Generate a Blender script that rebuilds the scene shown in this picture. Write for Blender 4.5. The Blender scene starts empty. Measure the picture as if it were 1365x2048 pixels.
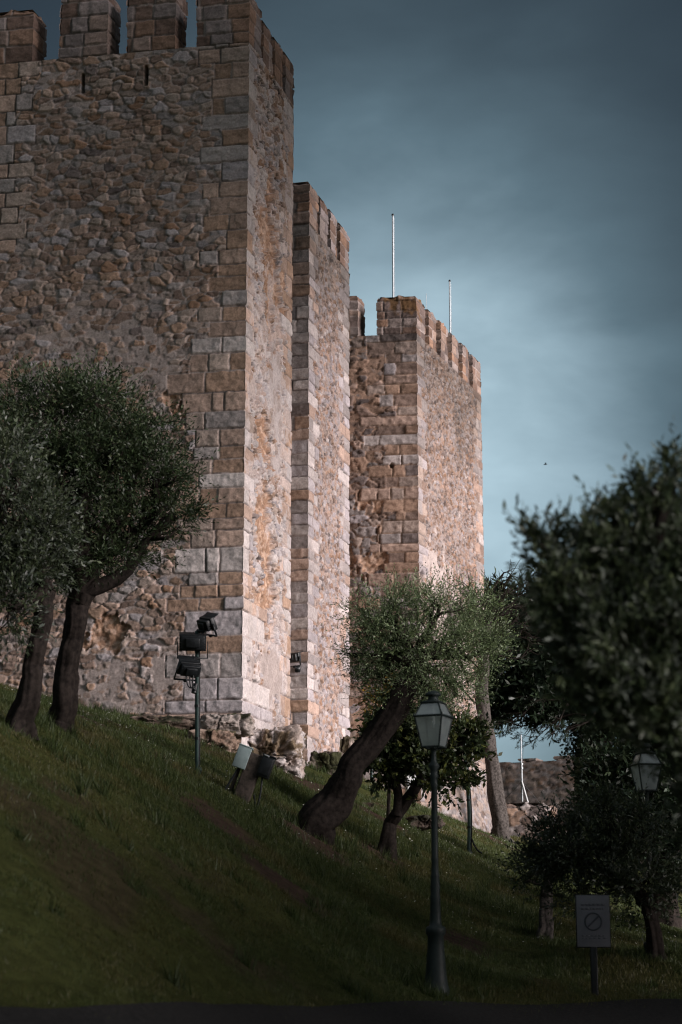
import bpy, math, random
import numpy as np
from mathutils import Vector, Matrix

scene = bpy.context.scene
R = math.radians
# ---------------------------------------------------------------- camera
EYE = 1.6
PITCH = R(12.9)
FPX = 4000.0
EXPO = 0.88
cam_data = bpy.data.cameras.new("camera")
cam = bpy.data.objects.new("camera", cam_data)
scene.collection.objects.link(cam)
cam.location = (0, 0, EYE)
cam.rotation_euler = (R(90) + PITCH, 0, 0)
cam_data.sensor_fit = 'VERTICAL'
cam_data.sensor_height = 36.0
cam_data.lens = FPX / 2048 * 36.0
cam_data.clip_start = 0.1
cam_data.clip_end = 3000
cam_data.dof.use_dof = True
cam_data.dof.focus_distance = 42
cam_data.dof.aperture_fstop = 2.0
scene.camera = cam
# ---------------------------------------------------------------- light
SUN_AZ, SUN_EL = R(116), R(15)
SUN_DIR = Vector((math.sin(SUN_AZ) * math.cos(SUN_EL), math.cos(SUN_AZ) * math.cos(SUN_EL), math.sin(SUN_EL)))
sl = bpy.data.lights.new("sun", 'SUN')
sl.energy = 4.5
sl.angle = R(38)
sl.color = (1.0, 0.905, 0.9)
sun = bpy.data.objects.new("sun", sl)
scene.collection.objects.link(sun)
sun.rotation_euler = SUN_DIR.to_track_quat('Z', 'Y').to_euler()
sun.location = (30, -10, 40)

world = bpy.data.worlds.new("World")
scene.world = world
world.use_nodes = True
wn = world.node_tree.nodes
wl = world.node_tree.links
wn.clear()
def W(t, **kw):
    n = wn.new(t)
    for k, v in kw.items():
        setattr(n, k, v)
    return n
def wmath(op, a, b=None):
    n = W('ShaderNodeMath', operation=op)
    for i, s in enumerate((a, b)):
        if s is None: continue
        if isinstance(s, (int, float)): n.inputs[i].default_value = s
        else: wl.new(s, n.inputs[i])
    return n.outputs[0]
tc = W('ShaderNodeTexCoord')
sep = W('ShaderNodeSeparateXYZ')
wl.new(tc.outputs['Generated'], sep.inputs[0])
az = wmath('ARCTAN2', sep.outputs[0], sep.outputs[1])
el = wmath('ARCSINE', sep.outputs[2])
# clouds: two noises over the sky directions, stretched along the horizon
mp = W('ShaderNodeMapping'); mp.inputs['Scale'].default_value = (1.0, 1.0, 2.3)
wl.new(tc.outputs['Generated'], mp.inputs[0])
n1 = W('ShaderNodeTexNoise'); n1.inputs['Scale'].default_value = 7.0; n1.inputs['Detail'].default_value = 5; n1.inputs['Roughness'].default_value = 0.5; n1.inputs['Distortion'].default_value = 0.3
wl.new(mp.outputs[0], n1.inputs['Vector'])
n2 = W('ShaderNodeTexNoise'); n2.inputs['Scale'].default_value = 18.0; n2.inputs['Detail'].default_value = 6; n2.inputs['Roughness'].default_value = 0.55
wl.new(mp.outputs[0], n2.inputs['Vector'])
da = wmath('DIVIDE', wmath('SUBTRACT', az, R(1.6)), R(7.4))
de = wmath('DIVIDE', wmath('SUBTRACT', el, R(13.2)), R(9.2))
q = wmath('ADD', wmath('MULTIPLY', da, da), wmath('MULTIPLY', de, de))
nz = wmath('ADD', wmath('MULTIPLY', wmath('SUBTRACT', n1.outputs['Fac'], 0.5), 3.2), wmath('MULTIPLY', wmath('SUBTRACT', n2.outputs['Fac'], 0.5), 0.8))
f0 = wmath('POWER', 2.71828, wmath('MULTIPLY', wmath('MAXIMUM', wmath('SUBTRACT', wmath('ADD', q, wmath('MULTIPLY', nz, 0.22)), 0.22), -0.1), -1.0))
f = wmath('MULTIPLY', f0, wmath('SUBTRACT', 0.93, wmath('MULTIPLY', nz, 0.21)))
ramp = W('ShaderNodeValToRGB')
cr = ramp.color_ramp
cr.elements[0].position = 0.0; cr.elements[0].color = (0.016, 0.024, 0.031, 1)
cr.elements[1].position = 1.0; cr.elements[1].color = (0.47, 0.64, 0.735, 1)
e = cr.elements.new(0.3); e.color = (0.112, 0.175, 0.212, 1)
e = cr.elements.new(0.62); e.color = (0.285, 0.405, 0.475, 1)
wl.new(f, ramp.inputs[0])
# the cloud deck lightens again high overhead
zr_ = W('ShaderNodeMapRange'); zr_.interpolation_type = 'SMOOTHSTEP'
zr_.inputs[1].default_value = R(34); zr_.inputs[2].default_value = R(75); zr_.inputs[3].default_value = 0.0; zr_.inputs[4].default_value = 1.0
wl.new(el, zr_.inputs[0])
mz = W('ShaderNodeMixRGB'); mz.blend_type = 'ADD'; mz.inputs[2].default_value = (0.26, 0.285, 0.295, 1)
ar_ = W('ShaderNodeMapRange'); ar_.interpolation_type = 'SMOOTHSTEP'      # and away from the storm, to the sides and behind
ar_.inputs[1].default_value = R(45); ar_.inputs[2].default_value = R(100); ar_.inputs[3].default_value = 0.0; ar_.inputs[4].default_value = 0.5
wl.new(wmath('ABSOLUTE', az), ar_.inputs[0])
wl.new(wmath('MAXIMUM', zr_.outputs[0], ar_.outputs[0]), mz.inputs[0]); wl.new(ramp.outputs[0], mz.inputs[1])
bgc = W('ShaderNodeBackground'); bgc.inputs[1].default_value = 2 ** -EXPO
wl.new(mz.outputs[0], bgc.inputs[0])
sky = W('ShaderNodeTexSky', sky_type='NISHITA'); sky.sun_disc = False
sky.sun_elevation = SUN_EL; sky.sun_rotation = SUN_AZ
bgs = W('ShaderNodeBackground'); bgs.inputs[1].default_value = 0.05
wl.new(sky.outputs[0], bgs.inputs[0])
mx = W('ShaderNodeMixShader'); mx.inputs[0].default_value = 0.88   # cloud cover
wl.new(bgs.outputs[0], mx.inputs[1]); wl.new(bgc.outputs[0], mx.inputs[2])
wo = W('ShaderNodeOutputWorld'); wl.new(mx.outputs[0], wo.inputs[0])

scene.view_settings.view_transform = 'Standard'
scene.view_settings.look = 'None'
scene.view_settings.exposure = EXPO
scene.view_settings.gamma = 1.0
scene.render.engine = 'CYCLES'
scene.cycles.use_denoising = True
scene.cycles.filter_width = 1.15
scene.cycles.max_bounces = 5
scene.cycles.transparent_max_bounces = 8

# ---------------------------------------------------------------- helpers
CT, ST = math.cos(PITCH), math.sin(PITCH)
def P(px, py, d):
    """world point seen at photo pixel (px,py) at forward distance d"""
    X = (px - 682.5) / FPX; Y = (1024 - py) / FPX
    t = d / (CT - ST * Y)
    return np.array([X * t, d, EYE + t * (ST + CT * Y)])
def MPP(d): return d / 4104.0

def hsh(ix, iy, s):
    ix = np.asarray(ix).astype(np.int64); iy = np.asarray(iy).astype(np.int64)
    h = (ix * 374761393 + iy * 668265263 + int(s) * 2147483647 + 987654321) & 0xFFFFFFFF
    h = ((h ^ (h >> 13)) * 1274126177) & 0xFFFFFFFF
    h = ((h ^ (h >> 16)) * 2246822519) & 0xFFFFFFFF
    h = h ^ (h >> 15)
    return (h & 0xFFFFFF) / float(0x1000000)
def vnoise(x, y, s):
    ix = np.floor(x); iy = np.floor(y); fx = x - ix; fy = y - iy
    fx = fx * fx * (3 - 2 * fx); fy = fy * fy * (3 - 2 * fy)
    a = hsh(ix, iy, s); b = hsh(ix + 1, iy, s); c = hsh(ix, iy + 1, s); d = hsh(ix + 1, iy + 1, s)
    return (a * (1 - fx) + b * fx) * (1 - fy) + (c * (1 - fx) + d * fx) * fy
def fbm(x, y, s, o=4):
    r = 0; a = 0.5; t = 0
    for i in range(o):
        r = r + a * vnoise(x, y, s + i * 17); t += a; a *= 0.55; x = x * 2.03 + 11.3; y = y * 2.03 + 4.7
    return r / t
def sst(a, b, x):
    t = np.clip((x - a) / (b - a), 0, 1); return t * t * (3 - 2 * t)

def link(o, parent=None):
    scene.collection.objects.link(o)
    if parent is not None: o.parent = parent
    return o
def tag(o, label=None, cat=None, group=None, kind=None):
    if label: o['label'] = label
    if cat: o['category'] = cat
    if group: o['group'] = group
    if kind: o['kind'] = kind
    return o
def empty(name, loc, label, cat, group=None, rz=0):
    o = bpy.data.objects.new(name, None); o.location = loc; o.rotation_euler = (0, 0, rz)
    o.empty_display_size = 0.2
    link(o); tag(o, label, cat, group); return o

WORLD_BUILT = ("castle_tower", "curtain_wall", "rampart_wall", "ruined_wall")      # built in world coordinates, then moved under their empty
class MB:
    """collects vertices and faces, links them as one mesh object"""
    def __init__(s): s.v = []; s.n = 0; s.f = {}; s.c = []; s.hascol = False
    def add(s, v, f, c=None):
        v = np.asarray(v, float).reshape(-1, 3); f = np.asarray(f, np.int64)
        k = f.shape[1]
        s.f.setdefault(k, []).append(f + s.n); s.v.append(v); s.n += len(v)
        if c is None: c = np.ones((len(v), 3))
        else: s.hascol = True
        c = np.asarray(c, float)
        if c.ndim == 1: c = np.tile(c, (len(v), 1))
        s.c.append(c)
    def box(s, c, size, rot=None, taper=1.0):
        x, y, z = [q / 2 for q in size]
        v = np.array([[-x, -y, -z], [x, -y, -z], [x, y, -z], [-x, y, -z], [-x * taper, -y * taper, z], [x * taper, -y * taper, z], [x * taper, y * taper, z], [-x * taper, y * taper, z]])
        if rot is not None: v = v @ np.array(rot).T
        s.add(v + np.array(c), [[0, 3, 2, 1], [4, 5, 6, 7], [0, 1, 5, 4], [1, 2, 6, 5], [2, 3, 7, 6], [3, 0, 4, 7]])
    def tube(s, pts, rad, n=8, noise=0.0, seed=0, cap=True, col=None):
        pts = np.asarray(pts, float); m = len(pts)
        rad = np.full(m, rad) if np.isscalar(rad) else np.asarray(rad, float)
        tg = np.gradient(pts, axis=0); tg /= np.linalg.norm(tg, axis=1)[:, None] + 1e-9
        ref = np.array([0.31, 0.87, 0.21]) if abs(tg[:, 2]).mean() > 0.5 else np.array([0.1, 0.2, 1.0])
        a = np.cross(tg, ref); a /= np.linalg.norm(a, axis=1)[:, None] + 1e-9
        b = np.cross(tg, a)
        th = np.linspace(0, 2 * math.pi, n, endpoint=False)
        rr = np.ones((m, n))
        if noise:
            L = np.arange(m)[:, None] * 0.3
            rr = 1 + noise * (2 * vnoise(np.cos(th)[None] * 1.3 + 7 + 0 * L, L + np.sin(th)[None] * 1.3, seed) - 1) * 1.6
        v = pts[:, None] + (rad[:, None] * rr)[..., None] * (np.cos(th)[None, :, None] * a[:, None] + np.sin(th)[None, :, None] * b[:, None])
        i = np.arange(m - 1)[:, None] * n; j = np.arange(n)[None]
        j2 = (j + 1) % n
        f = np.stack([i + j, i + j2, i + n + j2, i + n + j], -1).reshape(-1, 4)
        s.add(v.reshape(-1, 3), f, col)
        if cap:
            v0 = v[0]; v1 = v[-1]
            for ring in (v0[::-1], v1):
                ctr = ring.mean(0)
                vv = np.vstack([ring, ctr]); ff = [[k, (k + 1) % n, n] for k in range(n)]
                s.add(vv, ff, col)
    def lathe(s, prof, center=(0, 0, 0), n=20):
        prof = np.asarray(prof, float); m = len(prof)
        th = np.linspace(0, 2 * math.pi, n, endpoint=False)
        v = np.stack([prof[:, None, 0] * np.cos(th), prof[:, None, 0] * np.sin(th), np.repeat(prof[:, 1:2], n, 1)], -1)
        i = np.arange(m - 1)[:, None] * n; j = np.arange(n)[None]; j2 = (j + 1) % n
        f = np.stack([i + j, i + j2, i + n + j2, i + n + j], -1).reshape(-1, 4)
        s.add(v.reshape(-1, 3) + np.array(center), f)
    def build(s, name, mat, parent=None, smooth=False, bevel=0.0):
        v = np.concatenate(s.v).astype(np.float32)
        me = bpy.data.meshes.new(name)
        me.vertices.add(len(v)); me.vertices.foreach_set("co", v.ravel())
        li = []; ls = []; pos = 0
        for k, fs in s.f.items():
            f = np.concatenate(fs); li.append(f.ravel()); ls.append(pos + np.arange(len(f)) * k); pos += f.size
        li = np.concatenate(li).astype(np.int32); ls = np.concatenate(ls).astype(np.int32)
        me.loops.add(len(li)); me.loops.foreach_set("vertex_index", li)
        me.polygons.add(len(ls)); me.polygons.foreach_set("loop_start", ls)
        me.update(calc_edges=True); me.validate()
        if smooth: me.polygons.foreach_set("use_smooth", np.ones(len(me.polygons), bool))
        if s.hascol:
            ca = me.color_attributes.new("col", 'FLOAT_COLOR', 'POINT')
            c = np.concatenate(s.c); c = np.hstack([c, np.ones((len(c), 1))]).astype(np.float32)
            if len(ca.data) == len(c): ca.data.foreach_set("color", c.ravel())
        me.materials.append(mat)
        o = bpy.data.objects.new(name, me)
        link(o, parent)
        if parent is not None and parent.name.split('.')[0] in WORLD_BUILT: me.transform(Matrix.Translation(-parent.location))
        if bevel:
            bv = o.modifiers.new("bevel", 'BEVEL'); bv.width = bevel; bv.segments = 2; bv.limit_method = 'ANGLE'
        return o

# ---------------------------------------------------------------- materials
def mat_new(name):
    m = bpy.data.materials.new(name); m.use_nodes = True
    nt = m.node_tree; nt.nodes.clear()
    out = nt.nodes.new('ShaderNodeOutputMaterial')
    return m, nt, out
def mat_attr(name, rough=0.9, nscale=30.0, namt=0.5, bump=0.3, bscale=60.0, bdist=0.01, spec=0.2, tint=(1, 1, 1)):
    m, nt, out = mat_new(name); N = nt.nodes.new; L = nt.links.new
    bs = N('ShaderNodeBsdfPrincipled'); bs.inputs['Roughness'].default_value = rough
    bs.inputs['Specular IOR Level'].default_value = spec
    at = N('ShaderNodeAttribute'); at.attribute_name = "col"
    tx = N('ShaderNodeTexCoord')
    no = N('ShaderNodeTexNoise'); no.inputs['Scale'].default_value = nscale; no.inputs['Detail'].default_value = 6; no.inputs['Roughness'].default_value = 0.65
    L(tx.outputs['Object'], no.inputs['Vector'])
    mr = N('ShaderNodeMapRange'); mr.inputs[1].default_value = 0.3; mr.inputs[2].default_value = 0.7; mr.inputs[3].default_value = 1 - namt; mr.inputs[4].default_value = 1 + namt
    L(no.outputs['Fac'], mr.inputs[0])
    mu = N('ShaderNodeVectorMath'); mu.operation = 'SCALE'
    L(at.outputs['Color'], mu.inputs[0]); L(mr.outputs[0], mu.inputs['Scale'])
    mt = N('ShaderNodeVectorMath'); mt.operation = 'MULTIPLY'; mt.inputs[1].default_value = tint
    L(mu.outputs[0], mt.inputs[0])
    L(mt.outputs[0], bs.inputs['Base Color'])
    if bump:
        nb = N('ShaderNodeTexNoise'); nb.inputs['Scale'].default_value = bscale; nb.inputs['Detail'].default_value = 8; nb.inputs['Roughness'].default_value = 0.7
        L(tx.outputs['Object'], nb.inputs['Vector'])
        bp = N('ShaderNodeBump'); bp.inputs['Strength'].default_value = bump; bp.inputs['Distance'].default_value = bdist
        L(nb.outputs['Fac'], bp.inputs['Height']); L(bp.outputs[0], bs.inputs['Normal'])
    L(bs.outputs[0], out.inputs[0])
    return m
def mat_plain(name, c1, c2=None, rough=0.6, scale=12, metallic=0.0, bump=0.15, spec=0.4):
    m, nt, out = mat_new(name); N = nt.nodes.new; L = nt.links.new
    bs = N('ShaderNodeBsdfPrincipled'); bs.inputs['Metallic'].default_value = metallic
    bs.inputs['Specular IOR Level'].default_value = spec
    c2 = c2 or tuple(q * 0.6 for q in c1)
    tx = N('ShaderNodeTexCoord'); no = N('ShaderNodeTexNoise'); no.inputs['Scale'].default_value = scale; no.inputs['Detail'].default_value = 7; no.inputs['Roughness'].default_value = 0.65
    L(tx.outputs['Object'], no.inputs['Vector'])
    rp = N('ShaderNodeValToRGB'); rp.color_ramp.elements[0].position = 0.35; rp.color_ramp.elements[1].position = 0.65
    rp.color_ramp.elements[0].color = (*c2, 1); rp.color_ramp.elements[1].color = (*c1, 1)
    L(no.outputs['Fac'], rp.inputs[0]); L(rp.outputs[0], bs.inputs['Base Color'])
    mr = N('ShaderNodeMapRange'); mr.inputs[3].default_value = rough - 0.12; mr.inputs[4].default_value = min(1, rough + 0.15)
    L(no.outputs['Fac'], mr.inputs[0]); L(mr.outputs[0], bs.inputs['Roughness'])
    if bump:
        bp = N('ShaderNodeBump'); bp.inputs['Strength'].default_value = bump; bp.inputs['Distance'].default_value = 0.01
        L(no.outputs['Fac'], bp.inputs['Height']); L(bp.outputs[0], bs.inputs['Normal'])
    L(bs.outputs[0], out.inputs[0]); return m
def mat_leaf(name, trans=0.3, gloss=0.06):
    m, nt, out = mat_new(name); N = nt.nodes.new; L = nt.links.new
    at = N('ShaderNodeAttribute'); at.attribute_name = "col"
    df = N('ShaderNodeBsdfDiffuse'); tr = N('ShaderNodeBsdfTranslucent'); gl = N('ShaderNodeBsdfGlossy'); gl.inputs['Roughness'].default_value = 0.45
    L(at.outputs['Color'], df.inputs[0]); L(at.outputs['Color'], tr.inputs[0])
    m1 = N('ShaderNodeMixShader'); m1.inputs[0].default_value = trans
    L(df.outputs[0], m1.inputs[1]); L(tr.outputs[0], m1.inputs[2])
    m2 = N('ShaderNodeMixShader'); m2.inputs[0].default_value = gloss
    L(m1.outputs[0], m2.inputs[1]); L(gl.outputs[0], m2.inputs[2])
    L(m2.outputs[0], out.inputs[0]); return m
def mat_glass(name):
    m, nt, out = mat_new(name); N = nt.nodes.new; L = nt.links.new
    tr = N('ShaderNodeBsdfTransparent'); tr.inputs[0].default_value = (0.85, 0.9, 0.9, 1)
    df = N('ShaderNodeBsdfDiffuse'); df.inputs[0].default_value = (0.8, 0.88, 0.88, 1)
    tl = N('ShaderNodeBsdfTranslucent'); tl.inputs[0].default_value = (0.8, 0.88, 0.88, 1)
    no = N('ShaderNodeTexNoise'); no.inputs['Scale'].default_value = 9; no.inputs['Detail'].default_value = 5
    tx = N('ShaderNodeTexCoord'); L(tx.outputs['Object'], no.inputs['Vector'])
    mr = N('ShaderNodeMapRange'); mr.inputs[3].default_value = 0.35; mr.inputs[4].default_value = 0.7
    L(no.outputs['Fac'], mr.inputs[0])
    m0 = N('ShaderNodeMixShader'); m0.inputs[0].default_value = 0.6; L(df.outputs[0], m0.inputs[1]); L(tl.outputs[0], m0.inputs[2])
    m1 = N('ShaderNodeMixShader'); L(mr.outputs[0], m1.inputs[0]); L(tr.outputs[0], m1.inputs[1]); L(m0.outputs[0], m1.inputs[2])
    gl = N('ShaderNodeBsdfGlossy'); gl.inputs['Roughness'].default_value = 0.12
    m2 = N('ShaderNodeMixShader'); m2.inputs[0].default_value = 0.22; L(m1.outputs[0], m2.inputs[1]); L(gl.outputs[0], m2.inputs[2])
    L(m2.outputs[0], out.inputs[0]); return m

M_STONE = mat_attr("stone", rough=0.92, nscale=22, namt=0.28, bump=0.55, bscale=45, bdist=0.02)
M_ROCK = mat_attr("rock", rough=0.95, nscale=9, namt=0.45, bump=0.8, bscale=14, bdist=0.05)
M_EARTH = mat_attr("earth", rough=1.0, nscale=6, namt=0.4, bump=0.6, bscale=25, bdist=0.03, spec=0.05)
M_GRASS = mat_leaf("grass_blades", 0.3, 0.02)
M_LEAF = mat_leaf("leaves", 0.3, 0.03)
M_PETAL = mat_leaf("petals", 0.2, 0.02)
M_BARK = mat_plain("bark", (0.036, 0.029, 0.025), (0.012, 0.010, 0.009), rough=0.95, scale=13, bump=1.0, spec=0.05)
M_BARKL = mat_plain("pale_bark", (0.10, 0.088, 0.08), (0.022, 0.019, 0.017), rough=0.95, scale=16, bump=0.9, spec=0.1)
M_GREEN = mat_plain("green_paint", (0.035, 0.075, 0.066), (0.022, 0.045, 0.042), rough=0.45, scale=10)
M_LAMP = mat_plain("lamp_paint", (0.022, 0.034, 0.032), (0.011, 0.018, 0.017), rough=0.55, scale=14)
M_BLACK = mat_plain("black_housing", (0.012, 0.015, 0.017), (0.007, 0.008, 0.009), rough=0.4, scale=14)
M_FGLASS = mat_plain("floodlight_glass", (0.2, 0.22, 0.24), (0.14, 0.15, 0.17), rough=0.15, scale=5, bump=0.0)
M_GALV = mat_plain("galvanised", (0.42, 0.45, 0.46), (0.28, 0.31, 0.33), rough=0.45, scale=18, metallic=0.3)
M_WHITE = mat_plain("white_paint", (0.62, 0.63, 0.63), (0.48, 0.5, 0.5), rough=0.5, scale=10, bump=0.05)
M_BOX = mat_plain("grey_green_box", (0.32, 0.40, 0.40), (0.24, 0.31, 0.31), rough=0.5, scale=7, bump=0.05)
M_WOOD = mat_plain("weathered_wood", (0.11, 0.085, 0.07), (0.035, 0.027, 0.022), rough=0.85, scale=14, bump=0.8)
M_SIGN = mat_plain("sign_face", (0.17, 0.172, 0.19), (0.135, 0.137, 0.152), rough=0.5, scale=4, bump=0.02)
M_INK = mat_plain("sign_ink", (0.075, 0.08, 0.09), (0.06, 0.066, 0.074), rough=0.6, scale=8, bump=0)
M_PANE = mat_glass("lantern_glass")
M_PATH = mat_plain("path_paving", (0.03, 0.028, 0.027), (0.012, 0.0115, 0.011), rough=0.97, scale=22.0, bump=0.8, spec=0.1)
M_BULB = mat_plain("bulb_glass", (0.75, 0.77, 0.75), (0.65, 0.67, 0.65), rough=0.25, scale=3, bump=0)

# ---------------------------------------------------------------- ground
CTRL = [(481, 1505, 39.6), (300, 1446, 40.1), (170, 1418, 40.6), (20, 1395, 41), (-150, 1340, 42), (602, 1555, 43.2), (618, 1535, 49.8),
        (700, 1556, 53.6), (760, 1578, 56.5), (832, 1612, 57.8), (985, 1672, 63.6), (115, 1458, 27), (45, 1455, 24.5), (0, 1577, 20), (0, 1800, 16.5),
        (0, 2006, 15), (400, 2006, 18), (300, 1800, 19.3), (300, 1600, 25.4), (485, 1592, 31.6), (395, 1540, 32.2), (620, 1668, 32.7), (600, 1850, 23.6),
        (600, 2000, 20.5), (775, 1712, 36.5), (875, 1988, 24.5), (870, 1900, 28), (1000, 1900, 30), (938, 1712, 47.5), (1085, 1872, 31), (1190, 1984, 26),
        (1314, 1908, 28.5), (1365, 1985, 27), (1100, 1760, 50), (1050, 1700, 60), (1100, 1690, 70), (1200, 1750, 62), (1400, 1820, 60)]
cp = np.array([P(*c) for c in CTRL])
cp = np.vstack([cp, [[-3, 12, EYE - 0.55], [3, 14, EYE - 0.75], [8, 24, EYE - 0.6], [-8, 12, EYE + 0.1], [0, 4, 0.2], [10, 10, 0.3], [12, 40, 1.2], [-10, 25, EYE + 4.2], [-10, 38, EYE + 6.0], [6, 80, 5.5], [-4, 80, 6.8], [14, 70, 3.8]]])
def tps_fit(p, z, lam=0.02):
    n = len(p); d = np.linalg.norm(p[:, None] - p[None], axis=2)
    K = np.where(d > 0, d * d * np.log(d + 1e-12), 0) + lam * np.eye(n) * 20
    Pm = np.hstack([np.ones((n, 1)), p]); A = np.zeros((n + 3, n + 3))
    A[:n, :n] = K; A[:n, n:] = Pm; A[n:, :n] = Pm.T
    return np.linalg.solve(A, np.concatenate([z, np.zeros(3)]))
TP = cp[:, :2] / 10.0
TW = tps_fit(TP, cp[:, 2], 0.0005)
def ground(x, y):
    x = np.asarray(x, float); y = np.asarray(y, float); sh = np.broadcast(x, y).shape
    x = np.broadcast_to(x, sh).ravel(); y = np.broadcast_to(y, sh).ravel()
    xc = np.clip(x, -11, 15); yc = np.clip(y, 2, 82)
    q = np.stack([xc, yc], 1) / 10.0
    out = np.empty(len(q))
    for i in range(0, len(q), 20000):
        d = np.linalg.norm(q[i:i + 20000, None] - TP[None], axis=2)
        out[i:i + 20000] = np.where(d > 0, d * d * np.log(d + 1e-12), 0) @ TW[:-3] + TW[-3] + q[i:i + 20000] @ TW[-2:]
    dist = np.hypot(x - xc, y - yc)
    out = out * np.exp(-dist / 70.0)
    return out.reshape(sh)
def gz(x, y): return float(ground(np.array([x]), np.array([y]))[0])
def onground(px, py, d):
    p = P(px, py, d); return np.array([p[0], p[1], gz(p[0], p[1])])

def row_hits(px, py):
    ds = np.arange(6, 40, 0.05); q = np.array([P(px, py, d) for d in ds]); g = ground(q[:, 0], q[:, 1])
    k = np.nonzero(g >= q[:, 2])[0]; return q[k[0]][:2] if len(k) else q[-1][:2]
edge = np.array([row_hits(a, 2022 - 0.011 * a + 5 * math.sin(a * 0.013)) for a in range(-900, 2101, 50)])
tt = np.linspace(0, 1, 180); ek = np.linspace(0, 1, len(edge))
ex = np.interp(tt, ek, edge[:, 0]); ey = np.interp(tt, ek, edge[:, 1])
def micro(x, y):
    x = np.asarray(x, float); y = np.asarray(y, float)
    yy = np.interp(x, ex, ey)
    return ((fbm(x * 0.8, y * 0.8, 5, 4) - 0.5) * 0.2 + (fbm(x * 2.6, y * 2.6, 6, 3) - 0.5) * 0.07) * sst(0.2, 3.0, y - yy)
def axis(lo, hi, step, far):
    core = np.arange(lo, hi + 1e-6, step); g = step * 1.35 ** np.arange(1, 40); g = np.cumsum(g); g = g[g < far]
    return np.concatenate([(lo - g)[::-1], core, hi + g])
ax = axis(-11, 15, 0.2, 600); ay = axis(2, 82, 0.25, 700)
gx, gy = np.meshgrid(ax, ay)
bumpz = micro(gx, gy)
gzv = ground(gx, gy) + bumpz * np.clip(1 - np.maximum(0, np.abs(gx) - 15) / 20, 0, 1)
EARTH_PATCH = [(440, 1660, 28.2, 0.55, 0.22), (405, 1640, 29, 0.3, 0.12), (230, 1475, 36, 0.8, 0.25), (150, 1490, 33, 0.6, 0.25), (320, 1505, 34.5, 0.5, 0.2), (850, 1640, 44, 0.9, 0.35), (690, 1610, 44, 0.8, 0.4), (620, 1580, 40.5, 0.9, 0.35), (1000, 1685, 55, 1.2, 0.4), (920, 1880, 29.5, 0.5, 0.3), (560, 1760, 26, 0.6, 0.25), (770, 1720, 36, 0.5, 0.4), (630, 1680, 32, 0.6, 0.4), (560, 1540, 42, 1.2, 0.3), (770, 1650, 41, 0.6, 0.3)]
EP = [(P(a, b, c)[0], P(a, b, c)[1], rx, ry) for a, b, c, rx, ry in EARTH_PATCH]
def earthmask(x, y):
    m = np.zeros(np.shape(x))
    w = fbm(np.asarray(x) * 3, np.asarray(y) * 3, 77, 3) - 0.5
    for cx, cy, rx, ry in EP:
        d = ((x - cx) / rx) ** 2 + ((y - cy) / (ry * 3)) ** 2
        m = np.maximum(m, sst(1.5, 0.5, d + w * 1.6))
    g = fbm(np.asarray(x) * 0.9, np.asarray(y) * 0.45, 91, 4)
    return np.maximum(m, sst(0.66, 0.74, g) * 0.6)
em = earthmask(gx, gy)
gn = fbm(gx * 1.5, gy * 1.5, 8, 4)[..., None]
gcol = (1 - gn) * np.array([0.028, 0.036, 0.010]) + gn * np.array([0.05, 0.052, 0.018])
gcol = gcol * (1 - em[..., None]) + em[..., None] * np.array([0.045, 0.03, 0.022])
mb = MB()
ny, nx = gx.shape
idx = np.arange(ny * nx).reshape(ny, nx)
mb.add(np.stack([gx, gy, gzv], -1).reshape(-1, 3), np.stack([idx[:-1, :-1], idx[:-1, 1:], idx[1:, 1:], idx[1:, :-1]], -1).reshape(-1, 4), gcol.reshape(-1, 3))
o = mb.build("ground", M_EARTH, smooth=True); tag(o, kind="structure")

# footpath along the bottom of the slope
ww = np.linspace(0, 5.5, 24)
pxg = ex[None] + ww[:, None] * 0.45; pyg = ey[None] - ww[:, None] * 0.9
pzg = ground(pxg, pyg) + micro(pxg, pyg) + 0.03
i2 = np.arange(pxg.size).reshape(pxg.shape)
mb = MB(); mb.add(np.stack([pxg, pyg, pzg], -1).reshape(-1, 3), np.stack([i2[1:, :-1], i2[1:, 1:], i2[:-1, 1:], i2[:-1, :-1]], -1).reshape(-1, 4))
o = mb.build("path", M_PATH, smooth=True); tag(o, kind="structure")
def onpath(x, y):
    yy = np.interp(x, ex, ey); return y < yy + 0.1

# ---------------------------------------------------------------- masonry
PAL = {
 'ochre': (0.38, 0.245, 0.165), 'peach': (0.47, 0.335, 0.265), 'sand': (0.42, 0.335, 0.285), 'grey': (0.35, 0.325, 0.32), 'pale': (0.55, 0.505, 0.49),
 'brown': (0.225, 0.155, 0.12), 'dark': (0.14, 0.12, 0.118), 'lav': (0.43, 0.405, 0.425), 'rust': (0.30, 0.165, 0.09), 'mort': (0.38, 0.325, 0.305), 'mortw': (0.52, 0.44, 0.41)}
PAL = {k: np.array(v) for k, v in PAL.items()}
_pm = np.array([0.365, 0.285, 0.25])
for k_ in PAL: PAL[k_] = PAL[k_] * 0.74 + _pm * 0.26
def pick(r, names, wts):
    w = np.cumsum(np.array(wts, float)); w /= w[-1]
    c = np.array([PAL[n] for n in names])
    return c[np.clip(np.searchsorted(w, r), 0, len(names) - 1)]

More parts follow.
